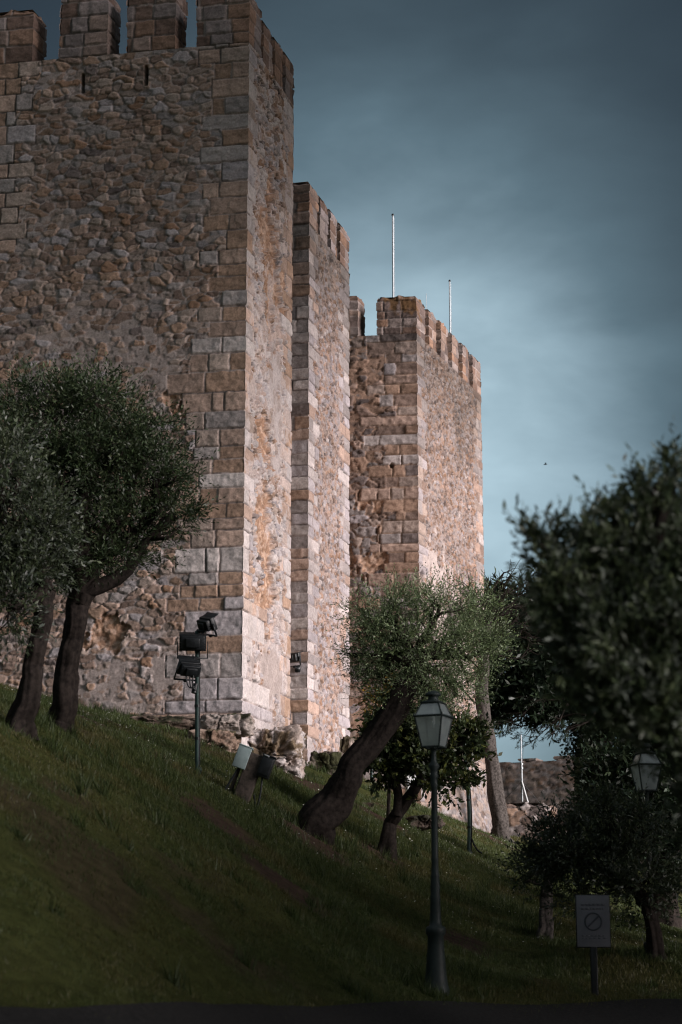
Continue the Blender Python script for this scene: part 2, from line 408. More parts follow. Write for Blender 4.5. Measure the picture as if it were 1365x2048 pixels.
def rubble(u, v, S):
    """irregular stones in rough courses; returns height, colour"""
    cw, ch, sd = S['cw'], S['ch'], S['seed']
    wu = u + (fbm(u * 2.2, v * 2.2, sd + 1, 3) - 0.5) * 0.16
    wv = v + (fbm(u * 2.0 + 9, v * 2.2, sd + 2, 3) - 0.5) * 0.16
    best = np.full(u.shape, 9.0); sec = np.full(u.shape, 9.0); bid = np.zeros(u.shape); bid2 = np.zeros(u.shape); bx = np.zeros(u.shape); by = np.zeros(u.shape)
    gv = wv / ch; j0 = np.floor(gv)
    for dj in (-1, 0, 1):
        j = j0 + dj
        cwr = cw * (0.7 + 0.7 * hsh(j, j * 0 + 3, sd + 5))
        gu = wu / cwr + hsh(j, j * 0 + 1, sd) * 7
        i0 = np.floor(gu)
        for di in (-1, 0, 1):
            i = i0 + di
            jx = i + 0.5 + (hsh(i, j, sd + 11) - 0.5) * 0.75; jy = j + 0.5 + (hsh(i, j, sd + 12) - 0.5) * 0.7
            dx = (gu - jx) * 1.0; dy = (gv - jy)
            wgt = 0.75 + 0.6 * hsh(i, j, sd + 13)
            d = (np.abs(dx) ** 2.6 + np.abs(dy) ** 2.6) ** (1 / 2.6) * wgt
            nb = d < best
            sec = np.where(nb, best, np.minimum(sec, d))
            bid = np.where(nb, hsh(i, j, sd + 21), bid); bid2 = np.where(nb, hsh(i, j, sd + 22), bid2)
            bx = np.where(nb, dx, bx); by = np.where(nb, dy, by)
            best = np.where(nb, d, best)
    edge = sec - best + (fbm(u * 16, v * 16, sd + 31, 3) - 0.5) * 0.2
    fine = fbm(u * 9, v * 11, sd + 41, 4) - 0.5
    pit = sst(0.40, 0.33, fbm(u * 8 + 3, v * 10, sd + 43, 4)) * S.get('pits', 0.5)
    st = sst(0.0, 0.20, edge) ** 0.6
    amp = S['amp']
    hs = amp * (st * (0.45 + 0.8 * bid2) + 0.5 * (bx * (bid - 0.5) + by * (bid2 - 0.6)) * st) + fine * amp * S.get('nz', 0.8)
    mlev = amp * (S.get('mort', 0.3) + S.get('mvar', 0.9) * (fbm(u * 0.7, v * 0.7, sd + 51, 3) - 0.5)) + fine * amp * 0.25
    ism = sst(-0.006, 0.006, mlev - hs)
    h = np.maximum(hs, mlev)
    col = pick(bid, *S['pal'])
    col = col * (0.72 + 0.56 * bid2)[..., None] * (0.9 + 0.4 * fine)[..., None]
    mc = PAL[S.get('mcol', 'mort')] * (0.85 + 0.5 * fbm(u * 5, v * 5, sd + 61, 3))[..., None]
    # joints hold dirt: open joints are a darker mortar
    h = h - 0.03 * pit
    jd = sst(0.10, 0.0, edge) * (1 - ism)
    mc2 = mc * S.get('jdk', 0.6)
    col = col * (1 - jd[..., None]) + mc2 * jd[..., None]
    col = col * (1 - ism[..., None]) + mc * ism[..., None]
    col = col * (1 - np.minimum(0.5 * pit, 0.62)[..., None])
    if 'tone' in S: col = col * np.array(S['tone'])
    return h, col

def ashlar_rows(u, v, rows, blocks, cols, seed, off=0.03):
    """squared blocks: rows = ascending joint heights, blocks[i] = ascending joint positions from 0"""
    r = np.clip(np.searchsorted(rows, v) - 1, 0, len(rows) - 2)
    rows = np.asarray(rows); wv = v + (fbm(u * 6, v * 6, seed + 2, 2) - 0.5) * 0.03
    r = np.clip(np.searchsorted(rows, wv.ravel()) - 1, 0, len(rows) - 2).reshape(v.shape)
    dv = np.minimum(wv - rows[r], rows[r + 1] - wv)
    mxb = max(len(b) for b in blocks)
    B = np.full((len(blocks), mxb + 1), 1e3)
    for i, b in enumerate(blocks): B[i, :len(b)] = b
    wu = u + (fbm(u * 6, v * 6, seed + 3, 2) - 0.5) * 0.03
    Br = B[r]
    k = (Br <= np.maximum(wu, 0)[..., None]).sum(-1)
    lo = np.where(k > 0, np.take_along_axis(Br, np.maximum(k - 1, 0)[..., None], -1)[..., 0], -1e3)
    hi = np.take_along_axis(Br, np.minimum(k, mxb)[..., None], -1)[..., 0]
    last = np.array([b[-1] for b in blocks])[r]
    inside = wu < last
    du = np.minimum(np.where(k > 0, wu - lo, 1.0), hi - wu)
    dd = np.minimum(dv, du)
    rnd = hsh(r, k, seed + 7); rnd2 = hsh(r, k, seed + 8)
    return inside, dd, r, k, rnd, rnd2

def make_field(S):
    def fn(u, v):
        h, col = rubble(u, v, S)
        if S.get('patches'):
            for (pu, pv, ru, rv, kind) in S['patches']:
                d = ((u - pu) / ru) ** 2 + ((v - pv) / rv) ** 2 + (fbm(u * 3.5, v * 2.5, S['seed'] + 71, 6) - 0.5) * 5.5
                m = sst(1.0, 0.85, d)
                rough = fbm(u * 8, v * 8, S['seed'] + 73, 5)
                if kind == 'erode':
                    h = h * (1 - m) + m * (-0.05 + 0.14 * (rough - 0.4))
                    c = PAL['rust'] * (0.45 + 1.2 * rough)[..., None] + (sst(0.5, 0.62, fbm(u * 12, v * 12, 3 + S['seed'], 2)) * 0.16)[..., None] * np.array([1, .85, .75])
                elif kind == 'plaster':
                    h = h * (1 - m) + m * (0.04 + 0.02 * rough)
                    c = PAL['mort'] * (0.75 + 0.6 * rough)[..., None]
                else:
                    h = h * (1 - m) + m * h
                    c = PAL['grey'] * (0.35 + 0.6 * rough)[..., None]
                col = col * (1 - m[..., None]) + c * m[..., None]
        for Q in S.get('quoins', []):
            uu = u if Q['side'] == 0 else S['W'] - u
            ins, dd, r, k, rn, rn2 = ashlar_rows(uu, v, Q['rows'], Q['blocks'], None, Q['seed'])
            rgh = fbm(u * 7, v * 9, Q['seed'] + 3, 5) - 0.5
            jn = 0.012 + 0.012 * fbm(u * 4, v * 4, Q['seed'] + 5, 2)
            face = sst(jn * 0.3, jn * 0.3 + 0.016, dd + 0.010 * (fbm(u * 25, v * 25, Q['seed'] + 15, 2) - 0.5))
            hb = Q.get('off', 0.045) + (rn - 0.5) * Q.get('var', 0.02) + rgh * Q.get('rough', 0.03)
            hj = 0.012 + rgh * 0.01
            ha = hj * (1 - face) + hb * face
            ca = pick(rn, *Q['pal']) * (0.8 + 0.4 * rn2)[..., None]
            if Q.get('cols'):
                for ri, name in Q['cols'].items():
                    mk = (r == ri)
                    ca = np.where(mk[..., None], PAL[name] * (0.9 + 0.25 * rn2)[..., None], ca)
            streak = fbm(u * 2.0 + rn * 30, v * 9 + rn2 * 10, Q['seed'] + 9, 3)
            ca = ca * (0.82 + 0.36 * streak)[..., None] * (1 + 0.5 * rgh)[..., None]
            if 'tone' in S: ca = ca * (np.array(S['tone']) * 0.75 + 0.25)
            j = sst(jn + 0.004, jn * 0.5, dd)
            jc = PAL[S.get('mcol', 'mort')] * (Q.get('joint', 0.35) + 0.55 * sst(0.45, 0.6, fbm(u * 1.5, v * 1.5, Q['seed'] + 6, 2)))[..., None]
            ca = ca * (1 - j[..., None]) + jc * j[..., None]
            rag = ins & (v > Q.get('vmin', -1))
            h = np.where(rag, ha, h); col = np.where(rag[..., None], ca, col)
        if S.get('stain'):
            col = S['stain'](u, v, col)
        for (su, v0, v1, sw) in S.get('slits', []):
            m = sst(sw * 0.5 + 0.02, sw * 0.5 - 0.01, np.abs(u - su)) * sst(v0 - 0.02, v0 + 0.02, v) * sst(v1 + 0.02, v1 - 0.02, v)
            h = h * (1 - m) - 0.4 * m
            col = col * (1 - 0.5 * m[..., None])
        for (hu, hv, hr) in S.get('holes', []):
            d = np.hypot(u - hu, v - hv) / hr
            m = sst(1.1, 0.8, d); h = h * (1 - m) - (0.1 + hr) * m
        return h, np.clip(col, 0.01, 0.9)
    return fn

def add_face(mb, org, ud, nd, Wd, H, du, dv, field, n0=None, n1=None, top_erode=0.0, uoff=0.0, flip=False):
    """one displaced wall face; n0/n1 = outward normals of the faces that meet it at u=0 / u=Wd"""
    nu = max(2, int(round(Wd / du)) + 1); nv = max(2, int(round(H / dv)) + 1)
    u1 = np.linspace(0, Wd, nu); v1 = np.linspace(0, H, nv)
    u, v = np.meshgrid(u1, v1)
    h, col = field(u + uoff, v)
    ud = np.asarray(ud, float); nd = np.asarray(nd, float)
    off = h[..., None] * nd
    for nn, dist in ((n0, u), (n1, Wd - u)):
        if nn is not None:
            w = sst(0.07, 0.0, dist)
            he = (h[:, :1] if nn is n0 else h[:, -1:])
            hh = he * w + h * (1 - w)
            off = off * (1 - w[..., None]) + w[..., None] * hh[..., None] * (nd + np.asarray(nn))
    if top_erode:
        t = sst(0.16, 0.0, H - v) * top_erode
        off = off - (t * (0.3 + 1.1 * vnoise(u * 5, v * 5, 44)))[..., None] * nd
        for nn, dist in ((n0, u), (n1, Wd - u)):
            if nn is not None:
                w = sst(0.14, 0.0, dist) * t
                off = off - w[..., None] * np.asarray(nn)
        off = off - np.array([0, 0, 1.0]) * (sst(0.2, 0, H - v) * top_erode * (vnoise(u * 4 + 3, v * 0 + uoff, 9) * 1.6))[..., None]
    p = np.asarray(org) + u[..., None] * ud + v[..., None] * np.array([0, 0, 1.0]) + off
    ix = np.arange(nu * nv).reshape(nv, nu)
    f = np.stack([ix[:-1, :-1], ix[:-1, 1:], ix[1:, 1:], ix[1:, :-1]], -1).reshape(-1, 4)
    if np.dot(np.cross(ud, [0, 0, 1.0]), nd) < 0: f = f[:, ::-1]
    mb.add(p.reshape(-1, 3), f, col.reshape(-1, 3))
    return p

def prism(mb, c, z0, z1, cA, cB, lenA, lenB, fA, fB, du, dv, coarse=0.25, top_erode=0.0, sides=True):
    """block with a corner c; cA/cB = plan directions of the two seen faces (u runs away from the corner)"""
    A = np.array([cA[0], cA[1], 0.0]); B = np.array([cB[0], cB[1], 0.0])
    # outward normals: face A looks away from B and the other way round
    nA = np.array([A[1], -A[0], 0]); nA = nA if np.dot(nA, B) < 0 else -nA
    nB = np.array([B[1], -B[0], 0]); nB = nB if np.dot(nB, A) < 0 else -nB
    o = np.array([c[0], c[1], z0]); H = z1 - z0
    add_face(mb, o, A, nA, lenA, H, du, dv, fA, n0=nB, n1=None if not sides else -B * 0 - nB, top_erode=top_erode)
    add_face(mb, o, B, nB, lenB, H, du, dv, fB, n0=nA, n1=-nA, top_erode=top_erode)
    cu = coarse; 
    add_face(mb, o + A * lenA, B, -nB, lenB, H, cu, cu if coarse > 0.1 else dv, fB, n0=nA, n1=-nA, top_erode=top_erode)
    add_face(mb, o + B * lenB, A, -nA, lenA, H, cu, cu if coarse > 0.1 else dv, fA, n0=nB, n1=-nB, top_erode=top_erode)
    t = np.array([o, o + A * lenA, o + A * lenA + B * lenB, o + B * lenB]) + np.array([0, 0, H - 0.05])
    ins = t.mean(0); t = ins + (t - ins) * 0.97
    f = [[0, 1, 2, 3]] if np.cross(A, B)[2] > 0 else [[3, 2, 1, 0]]
    mb.add(t, f, np.tile(np.array([0.2, 0.16, 0.13]), (4, 1)))

def azv(deg): return np.array([math.sin(R(deg)), math.cos(R(deg))])
rng = np.random.default_rng(7)
def quoin_blocks(rows, rg, short=0.42, long=0.8, jit=0.12, extra=None):
    out = []
    for i in range(len(rows) - 1):
        L = (long if i % 2 else short) + rg.uniform(-jit, jit)
        b = [L]
        if L > 0.62 and rg.random() < 0.6: b = [L * rg.uniform(0.35, 0.65), L]
        if extra is not None:
            e = extra(i, rows[i])
            while b[-1] < e - 0.25: b.append(b[-1] + rg.uniform(0.3, 0.85))
        out.append(b)
    return out
def rows_from_px(px, ys, d, z0):
    zs = sorted(P(px, y, d)[2] - z0 for y in ys); return np.array(zs)

# merlons ------------------------------------------------------------------
def merlon(root, c, z0, h, cA, cB, la, lb, S, d=0.03, label=None):
    mb = MB()
    S2 = dict(S); S2['seed'] = S['seed'] + int(rng.integers(1, 9999)); S2['quoins'] = []; S2['tone'] = S.get('mtone', (0.62, 0.57, 0.55)); S2['slits'] = []; S2['holes'] = []; S2['patches'] = []
    rows = [0]
    while rows[-1] < h: rows.append(rows[-1] + rng.uniform(*S.get('mrow', (0.26, 0.42))))
    S2['W'] = la
    Q = dict(side=0, rows=np.array(rows), seed=S2['seed'] + 5, pal=S.get('mpal', S['pal']), var=0.035, rough=0.05)
    ba = []
    for r_ in rows[:-1]:
        b = [rng.uniform(0.3, 0.65)]
        while b[-1] < max(la, lb): b.append(b[-1] + rng.uniform(0.3, 0.65))
        ba.append(b)
    Q['blocks'] = ba
    S2['quoins'] = [Q]
    fA = make_field(S2)
    prism(mb, c, z0, z0 + h, cA, cB, la, lb, fA, fA, d, d, coarse=0.08, top_erode=S.get('mer_erode', 0.07))
    return mb.build("merlon", M_STONE, root)

FINE = 1.0
# ======================================================== tower 1 (nearest)
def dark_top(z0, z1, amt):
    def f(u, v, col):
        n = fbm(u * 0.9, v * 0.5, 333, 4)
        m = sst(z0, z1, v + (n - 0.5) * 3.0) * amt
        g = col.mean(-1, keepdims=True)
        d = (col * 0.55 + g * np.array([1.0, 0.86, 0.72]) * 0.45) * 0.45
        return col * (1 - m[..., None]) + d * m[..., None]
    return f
D1 = 40.0
c1 = P(481, 1400, D1); z0 = gz(c1[0], c1[1]) - 1.2
A1 = azv(-79); B1 = azv(15.2)
zc1 = P(398, 93, 40.15)[2]                       # crenel floor
H1 = zc1 - z0
T1 = empty("castle_tower", (c1[0], c1[1], z0), "nearest and tallest stone tower with merlons, standing behind the green floodlight pole", "tower", "castle towers")
ys1 = [60, 93, 123, 155, 192, 227, 257, 290, 322, 361, 393, 427, 459, 498, 527, 551, 580, 612, 641, 672, 704, 740, 782, 821, 856, 891, 917, 945, 974, 1006, 1035, 1059, 1093, 1143, 1168, 1193, 1220, 1270, 1306, 1354, 1399, 1425, 1470, 1520, 1580, 1700]
rows1 = rows_from_px(486, ys1, D1, z0)
def row_of(y): return int(np.argmin(np.abs(rows1 - (P(486, y, D1)[2] - z0))))
zz = lambda y: P(486, y, D1)[2] - z0
def ext1(i, v):
    if v < zz(1400): return 1.9 if i % 2 else 1.3
    if v < zz(1220): return 1.7 if i % 3 == 0 else 1.2
    if v < zz(1000): return 1.3
    if v < zz(690): return 1.15
    return 0
Qp1 = (['ochre', 'peach', 'sand', 'grey', 'lav'], [3.2, 3.6, 2.2, 1.2, 0.6])
blocks1 = quoin_blocks(rows1, rng, 0.6, 0.98, 0.2, ext1)
cols1 = {row_of(361): 'lav', row_of(257): 'grey', row_of(704): 'pale', row_of(1143): 'pale', row_of(1270): 'lav', row_of(1354): 'grey', row_of(1399): 'lav', row_of(1425): 'lav', row_of(1193): 'ochre', row_of(551): 'ochre', row_of(821): 'peach', row_of(498): 'ochre', row_of(290): 'ochre', row_of(974): 'pale'}
QA = dict(side=0, rows=rows1, blocks=blocks1, seed=101, pal=Qp1, cols=cols1, var=0.045, rough=0.05, joint=0.5)
W1 = 5.84
def u1t(px): return (497 - px) * 0.01108
rowsL = [0.0]
while rowsL[-1] < H1 + 1: rowsL.append(rowsL[-1] + rng.uniform(0.32, 0.46))
rowsL = np.array(rowsL)
QL = dict(side=1, rows=rowsL, vmin=zz(470), blocks=quoin_blocks(rowsL, rng, 0.7, 1.05, 0.1), seed=141, pal=Qp1, var=0.03, rough=0.05)
def u1(px): return (481 - px) * D1 / 4104 / 0.99
S1 = dict(seed=11, cw=0.30, ch=0.155, amp=0.07, mort=0.5, mvar=1.0, nz=0.5, jdk=0.8, W=W1, mcol='mort',
          pal=(['peach', 'sand', 'ochre', 'brown', 'grey', 'dark', 'lav', 'rust'], [3.4, 2.6, 2.2, 2.0, 1.4, 0.45, 0.9, 0.5]),
          mpal=(['brown', 'ochre', 'grey', 'sand'], [2, 2, 1, 1]), quoins=[QA, QL], mer_erode=0.08, mtone=(0.48, 0.44, 0.44),  # merlon tone lowered: their shade is put into the colour
          patches=[(u1(335), zz(800), 0.4, 0.4, 'erode'), (u1(180), zz(1260), 0.7, 0.35, 'erode'), (u1(300), zz(1340), 1.2, 0.3, 'plaster')],
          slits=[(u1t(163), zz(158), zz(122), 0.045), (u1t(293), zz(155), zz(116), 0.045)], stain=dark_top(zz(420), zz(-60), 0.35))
blocks1b = quoin_blocks(rows1, rng, 0.36, 0.6, 0.08, lambda i, v: 1.6 if v < zz(1395) else (1.2 if zz(1270) < v + 0.05 < zz(1215) else 0))
LB1 = 3.3
QB = dict(side=0, rows=rows1, blocks=blocks1b, seed=101, pal=(['peach', 'pale', 'lav', 'sand'], [3, 3, 1.5, 1.5]), cols={**cols1, row_of(1143): 'pale', row_of(1270): 'pale', row_of(1306): 'pale', row_of(1354): 'pale', row_of(1399): 'pale'}, var=0.02, rough=0.03)
QB2 = dict(side=1, rows=rows1 * 1.0, blocks=quoin_blocks(rows1, rng, 0.4, 0.75, 0.1), seed=171, pal=(['peach', 'pale', 'sand', 'ochre'], [3, 2, 1.5, 1]), var=0.02, rough=0.03)
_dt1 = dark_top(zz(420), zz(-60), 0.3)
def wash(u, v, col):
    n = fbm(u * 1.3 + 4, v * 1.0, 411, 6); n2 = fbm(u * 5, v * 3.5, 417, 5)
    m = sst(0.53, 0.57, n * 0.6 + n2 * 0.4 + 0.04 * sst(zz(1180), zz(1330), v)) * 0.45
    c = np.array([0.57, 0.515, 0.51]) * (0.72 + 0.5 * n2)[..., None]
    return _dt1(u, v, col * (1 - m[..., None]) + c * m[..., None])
S1b = dict(pits=1.9, seed=23, cw=0.25, ch=0.13, amp=0.085, mort=0.5, mvar=1.5, W=LB1, mcol='mortw',
           pal=(['peach', 'sand', 'pale', 'ochre', 'lav', 'brown', 'grey', 'dark', 'rust'], [2.6, 1.6, 2.6, 1.6, 1.6, 0.9, 0.8, 0.4, 0.6]), quoins=[QB, QB2],
           patches=[(1.6, zz(1180), 0.65, 1.0, 'erode'), (1.35, zz(1010), 0.5, 1.2, 'erode'), (1.3, zz(850), 0.7, 0.6, 'erode'), (2.1, zz(560), 0.7, 1.6, 'erode'), (1.5, zz(420), 0.8, 1.2, 'erode'), (2.3, zz(760), 0.7, 1.2, 'plaster'), (1.8, zz(1330), 1.2, 0.6, 'plaster')],
           stain=wash)
mb = MB()
prism(mb, c1, z0, zc1, A1, B1, W1, LB1, make_field(S1), make_field(S1b), 0.021, 0.0205, coarse=0.3)
mb.build("wall", M_STONE, T1)
Smer1 = dict(S1)
MT = 0.62
# front merlons (u along A1), thickness along B1
for (xa, xb, top) in ((497, 398, 0.16), (347, 256, 0.5), (207, 117, 0.5), (52, -25, 0.2)):
    ua = u1t(xa); la = u1t(xb) - ua
    hm = 22.32 - zc1 + top
    p = c1[:2] + A1 * ua
    merlon(T1, p, zc1, hm, A1, B1, la, MT if ua else 0.75, Smer1, 0.025)
# side merlons along B1
for (ub, lb, top) in ((1.06, 0.55, -0.02), (1.9, 0.5, -0.02), (2.72, 0.58, 0.0)):
    p = c1[:2] + B1 * ub
    merlon(T1, p, zc1, 22.32 - zc1 + top, A1, B1, MT, lb, Smer1, 0.03)

# ======================================================== tower 2
D2 = 50.0
c2 = P(613, 1400, D2); z02 = gz(c2[0], c2[1]) - 1.6
A2 = azv(-76); B2 = azv(15.2)
ztop2 = P(612, 359, D2)[2]; zc2 = P(613, 447, D2)[2]; H2 = zc2 - z02
T2 = empty("castle_tower", (c2[0], c2[1], z02), "middle stone tower with grey-white corner blocks and a long thin slit", "tower", "castle towers")
rows2 = [0.0]
while rows2[-1] < H2 + 2: rows2.append(rows2[-1] + rng.uniform(0.27, 0.37))
rows2 = np.array(rows2)
qp2 = (['grey', 'lav', 'pale', 'peach', 'ochre', 'dark'], [2.2, 2.6, 2.4, 1.6, 1.0, 0.5])
W2, LB2 = 4.2, 4.0
z2 = lambda y: P(650, y, 51.5)[2] - z02
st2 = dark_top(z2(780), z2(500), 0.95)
QA2 = dict(side=0, rows=rows2, blocks=quoin_blocks(rows2, rng, 0.55, 0.9, 0.1, lambda i, v: 4.5), seed=201, pal=qp2, var=0.05, rough=0.05)
QB2a = dict(side=0, rows=rows2, blocks=quoin_blocks(rows2, rng, 0.5, 0.95, 0.1), seed=201, pal=(['pale', 'lav', 'grey', 'peach'], [3, 3, 1, 1]), var=0.03, rough=0.03)
QB2b = dict(side=1, rows=rows2, blocks=quoin_blocks(rows2, rng, 0.55, 1.0, 0.12), seed=221, pal=(['pale', 'lav', 'grey', 'peach'], [3, 3, 1, 1]), var=0.03, rough=0.03)
S2a = dict(seed=31, cw=0.34, ch=0.2, amp=0.05, mort=0.5, W=W2, pal=qp2, quoins=[QA2], stain=st2)
def ub2(px): # photo column -> distance along the right face
    t = (px - 682.5) / 4104.0
    return (t * c2[1] - c2[0]) / (B2[0] - t * B2[1])
S2b = dict(pits=1.0, tone=(0.84, 0.82, 0.83), seed=37, cw=0.17, ch=0.105, amp=0.06, mort=0.4, mvar=0.9, W=LB2, mcol='mort',
           pal=(['peach', 'ochre', 'sand', 'grey', 'lav', 'brown', 'pale', 'rust', 'dark'], [2.4, 1.4, 1.8, 1.8, 1.8, 1.4, 1.0, 0.6, 0.6]), quoins=[QB2a, QB2b], stain=st2,
           mpal=(['grey', 'brown', 'ochre', 'sand', 'lav'], [2, 1.6, 1.6, 1, 1]), mrow=(0.24, 0.36), mer_erode=0.09, mtone=(0.42, 0.36, 0.33),
           slits=[(ub2(657), z2(772), z2(662), 0.07)], holes=[(ub2(641), z2(1265), 0.09), (ub2(652), z2(1185), 0.07), (ub2(677), z2(1320), 0.1)])
mb = MB()
prism(mb, c2, z02, zc2, A2, B2, W2, LB2, make_field(S2a), make_field(S2b), 0.028, 0.027, coarse=0.3)
mb.build("wall", M_STONE, T2)
merlon(T2, c2[:2], zc2, ztop2 - zc2, A2, B2, 0.9, 0.78, S2b, 0.03)
for ub, lb, t in ((1.05, 0.68, 0.0), (2.1, 0.62, 0.02), (3.12, 0.86, 0.0)):
    merlon(T2, c2[:2] + B2 * ub, zc2, ztop2 - zc2 + t, A2, B2, 0.6, lb, S2b, 0.03)
merlon(T2, c2[:2] + A2 * 1.5, zc2, ztop2 - zc2, A2, B2, 0.9, 0.6, S2b, 0.04)

# ======================================================== tower 3
D3 = 58.0
c3 = P(834.5, 1000, D3); z03 = gz(c3[0], c3[1]) - 1.6
A3 = azv(-82); B3 = azv(19.5)
ztop3 = P(836, 589, D3)[2]; zc3 = P(836, 668, D3)[2]; H3 = zc3 - z03
T3 = empty("castle_tower", (c3[0], c3[1], z03), "farthest stone tower with flagpoles on top and an orange lichen stain on its corner merlon", "tower", "castle towers")
W3, LB3 = 5.0, 7.2
z3 = lambda y: P(833, y, 58)[2] - z03
rows3 = [0.0]
while rows3[-1] < H3 + 2: rows3.append(rows3[-1] + rng.uniform(0.25, 0.4))
rows3 = np.array(rows3)
qp3 = (['brown', 'grey', 'dark', 'sand', 'ochre', 'peach', 'lav'], [2.2, 1.6, 1.2, 1.4, 1.4, 1.0, 0.6])
r3 = lambda y: int(np.argmin(np.abs(rows3 - z3(y))))
def ext3(i, v): return (0.6, 1.0, 1.5, 0.9, 1.2)[i % 5]
QA3 = dict(side=0, rows=rows3, blocks=quoin_blocks(rows3, rng, 0.5, 1.0, 0.15, ext3), seed=301, pal=qp3, cols={r3(838) - 1: 'peach', r3(860) - 1: 'pale', r3(885) - 1: 'ochre', r3(908) - 1: 'pale', r3(1010) - 1: 'ochre'}, var=0.04, rough=0.06)
QB3 = dict(side=0, rows=rows3, blocks=quoin_blocks(rows3, rng, 0.45, 0.9, 0.12), seed=301, pal=(['brown', 'grey', 'sand', 'lav', 'pale'], [1.5, 2, 2, 1.4, 0.8]), var=0.03, rough=0.04)
QB3b = dict(side=1, rows=rows3, blocks=quoin_blocks(rows3, rng, 0.55, 1.0, 0.12), seed=321, pal=(['sand', 'peach', 'pale', 'grey', 'brown'], [2, 2, 1.5, 1.5, 1.5]), var=0.03, rough=0.04)
st3 = dark_top(z3(780), z3(620), 0.75)
st3b = dark_top(z3(940), z3(660), 0.8)
S3a = dict(tone=(0.72, 0.7, 0.7), pits=0.8, seed=47, cw=0.42, ch=0.24, amp=0.07, mort=0.4, mvar=1.1, W=W3, mcol='ochre', pal=qp3, quoins=[QA3], stain=st3,
           patches=[(1.2, z3(1120), 0.8, 0.5, 'erode'), (1.5, z3(1010), 0.4, 0.5, 'erode'), (0.9, z3(1080), 0.5, 0.6, 'erode')], holes=[(0.75, z3(930), 0.07)])
def ub3(px):
    t = (px - 682.5) / 4104.0
    return (t * c3[1] - c3[0]) / (B3[0] - t * B3[1])
S3b = dict(tone=(0.66, 0.63, 0.62), pits=1.0, seed=53, cw=0.15, ch=0.095, amp=0.065, mort=0.4, mvar=1.0, W=LB3, mcol='mort',
           pal=(['brown', 'sand', 'ochre', 'grey', 'peach', 'dark', 'pale', 'lav', 'rust'], [2.4, 2.2, 1.8, 1.8, 1.6, 0.9, 0.7, 0.9, 0.6]), quoins=[QB3, QB3b], stain=st3b,
           mpal=(['brown', 'dark', 'ochre', 'grey', 'sand'], [2.2, 1, 1.4, 1.4, 0.8]), mrow=(0.22, 0.34), mer_erode=0.06, mtone=(0.5, 0.42, 0.38),
           slits=[(ub3(859), z3(740), z3(700), 0.07), (ub3(941), z3(830) + 0.6, z3(780) + 0.6, 0.06)], holes=[(ub3(850), z3(1150), 0.2), (ub3(893), z3(1070), 0.14)],
           patches=[(1.5, z3(1180), 1.6, 1.6, 'plaster'), (3.5, z3(1250), 1.5, 1.6, 'plaster')])
mb = MB()
prism(mb, c3, z03, zc3, A3, B3, W3, LB3, make_field(S3a), make_field(S3b), 0.034, 0.032, coarse=0.3)
mb.build("wall", M_STONE, T3)
m = merlon(T3, c3[:2], zc3, ztop3 - zc3, A3, B3, 1.13, 0.85, S3b, 0.03)
# orange lichen patch on the corner merlon
ca = m.data.color_attributes["col"]; n_ = len(m.data.vertices)
co = np.empty(n_ * 3, np.float32); m.data.vertices.foreach_get("co", co); co = co.reshape(-1, 3) + np.array(T3.location)
cc = np.empty(n_ * 4, np.float32); ca.data.foreach_get("color", cc); cc = cc.reshape(-1, 4)
du_ = (co[:, 0] - c3[0]); lm = 0.85 * sst(0.56, 0.70, fbm(co[:, 0] * 5, co[:, 2] * 3, 5, 4) + 0.35 * sst(0.9, -0.1, ztop3 - co[:, 2] - 0.1) - 0.25 * np.abs(du_ + 0.35) / 0.6)
cc[:, :3] = cc[:, :3] * (1 - lm[:, None]) + lm[:, None] * np.array([0.13, 0.07, 0.028]); ca.data.foreach_set("color", cc.ravel())
for k in range(5):
    ub = 1.3 + k * 1.24
    merlon(T3, c3[:2] + B3 * ub, zc3, ztop3 - zc3 + (0.03 if k % 2 else 0), A3, B3, 0.55, 0.74 if k < 4 else LB3 - ub, S3b, 0.03)
merlon(T3, c3[:2] + A3 * 1.8, zc3, ztop3 - zc3 + 0.1, A3, B3, 1.0, 0.6, S3b, 0.04)
# flared plinth under the far tower
def simple_field(seed, pal, cw=0.3, ch=0.18, amp=0.07, mort=0.4, Wd=9, mcol='mort', stain=None):
    return make_field(dict(seed=seed, cw=cw, ch=ch, amp=amp, mort=mort, mvar=1.0, W=Wd, pal=pal, mcol=mcol, stain=stain))
rub = (['brown', 'sand', 'grey', 'ochre', 'dark', 'peach'], [2, 2, 2, 1, 1, 1])
_fpl = simple_field(83, (['grey', 'sand', 'lav', 'brown', 'dark'], [2, 2, 1.5, 1, 1]), 0.22, 0.13, 0.06, 0.45)
fpl = lambda u, v: (_fpl(u, v)[0], _fpl(u, v)[1] * 0.62)  # stone colour dimmed to carry the shade on the plinth
mb = MB()
o3 = c3[:2] + B3 * 1.2 + np.array([B3[1], -B3[0]]) * 0.0
nB3 = np.array([B3[1], -B3[0], 0])
zp = P(975, 1530, 63)[2]
nu, nv = 150, 70
for (start, dirv, nrm, ln) in ((o3, B3, nB3, LB3 - 1.0), (c3[:2] + B3 * (LB3 + 0.2), A3, np.array([B3[0], B3[1], 0]), 3.0)):
    u, v = np.meshgrid(np.linspace(0, ln, nu), np.linspace(0, zp - z03, nv))
    h, col = fpl(u, v)
    out = 0.06 + (1 - v / (zp - z03)) ** 1.3 * 0.75 * sst(-0.2, 2.0, u if ln > 4 else u + 3)
    p = np.stack([start[0] + u * dirv[0], start[1] + u * dirv[1], z03 + v], -1) + (h * 0.7 + out)[..., None] * nrm
    ix = np.arange(nu * nv).reshape(nv, nu)
    mb.add(p.reshape(-1, 3), np.stack([ix[:-1, :-1], ix[:-1, 1:], ix[1:, 1:], ix[1:, :-1]], -1).reshape(-1, 4), col.reshape(-1, 3))
mb.build("plinth", M_STONE, T3)

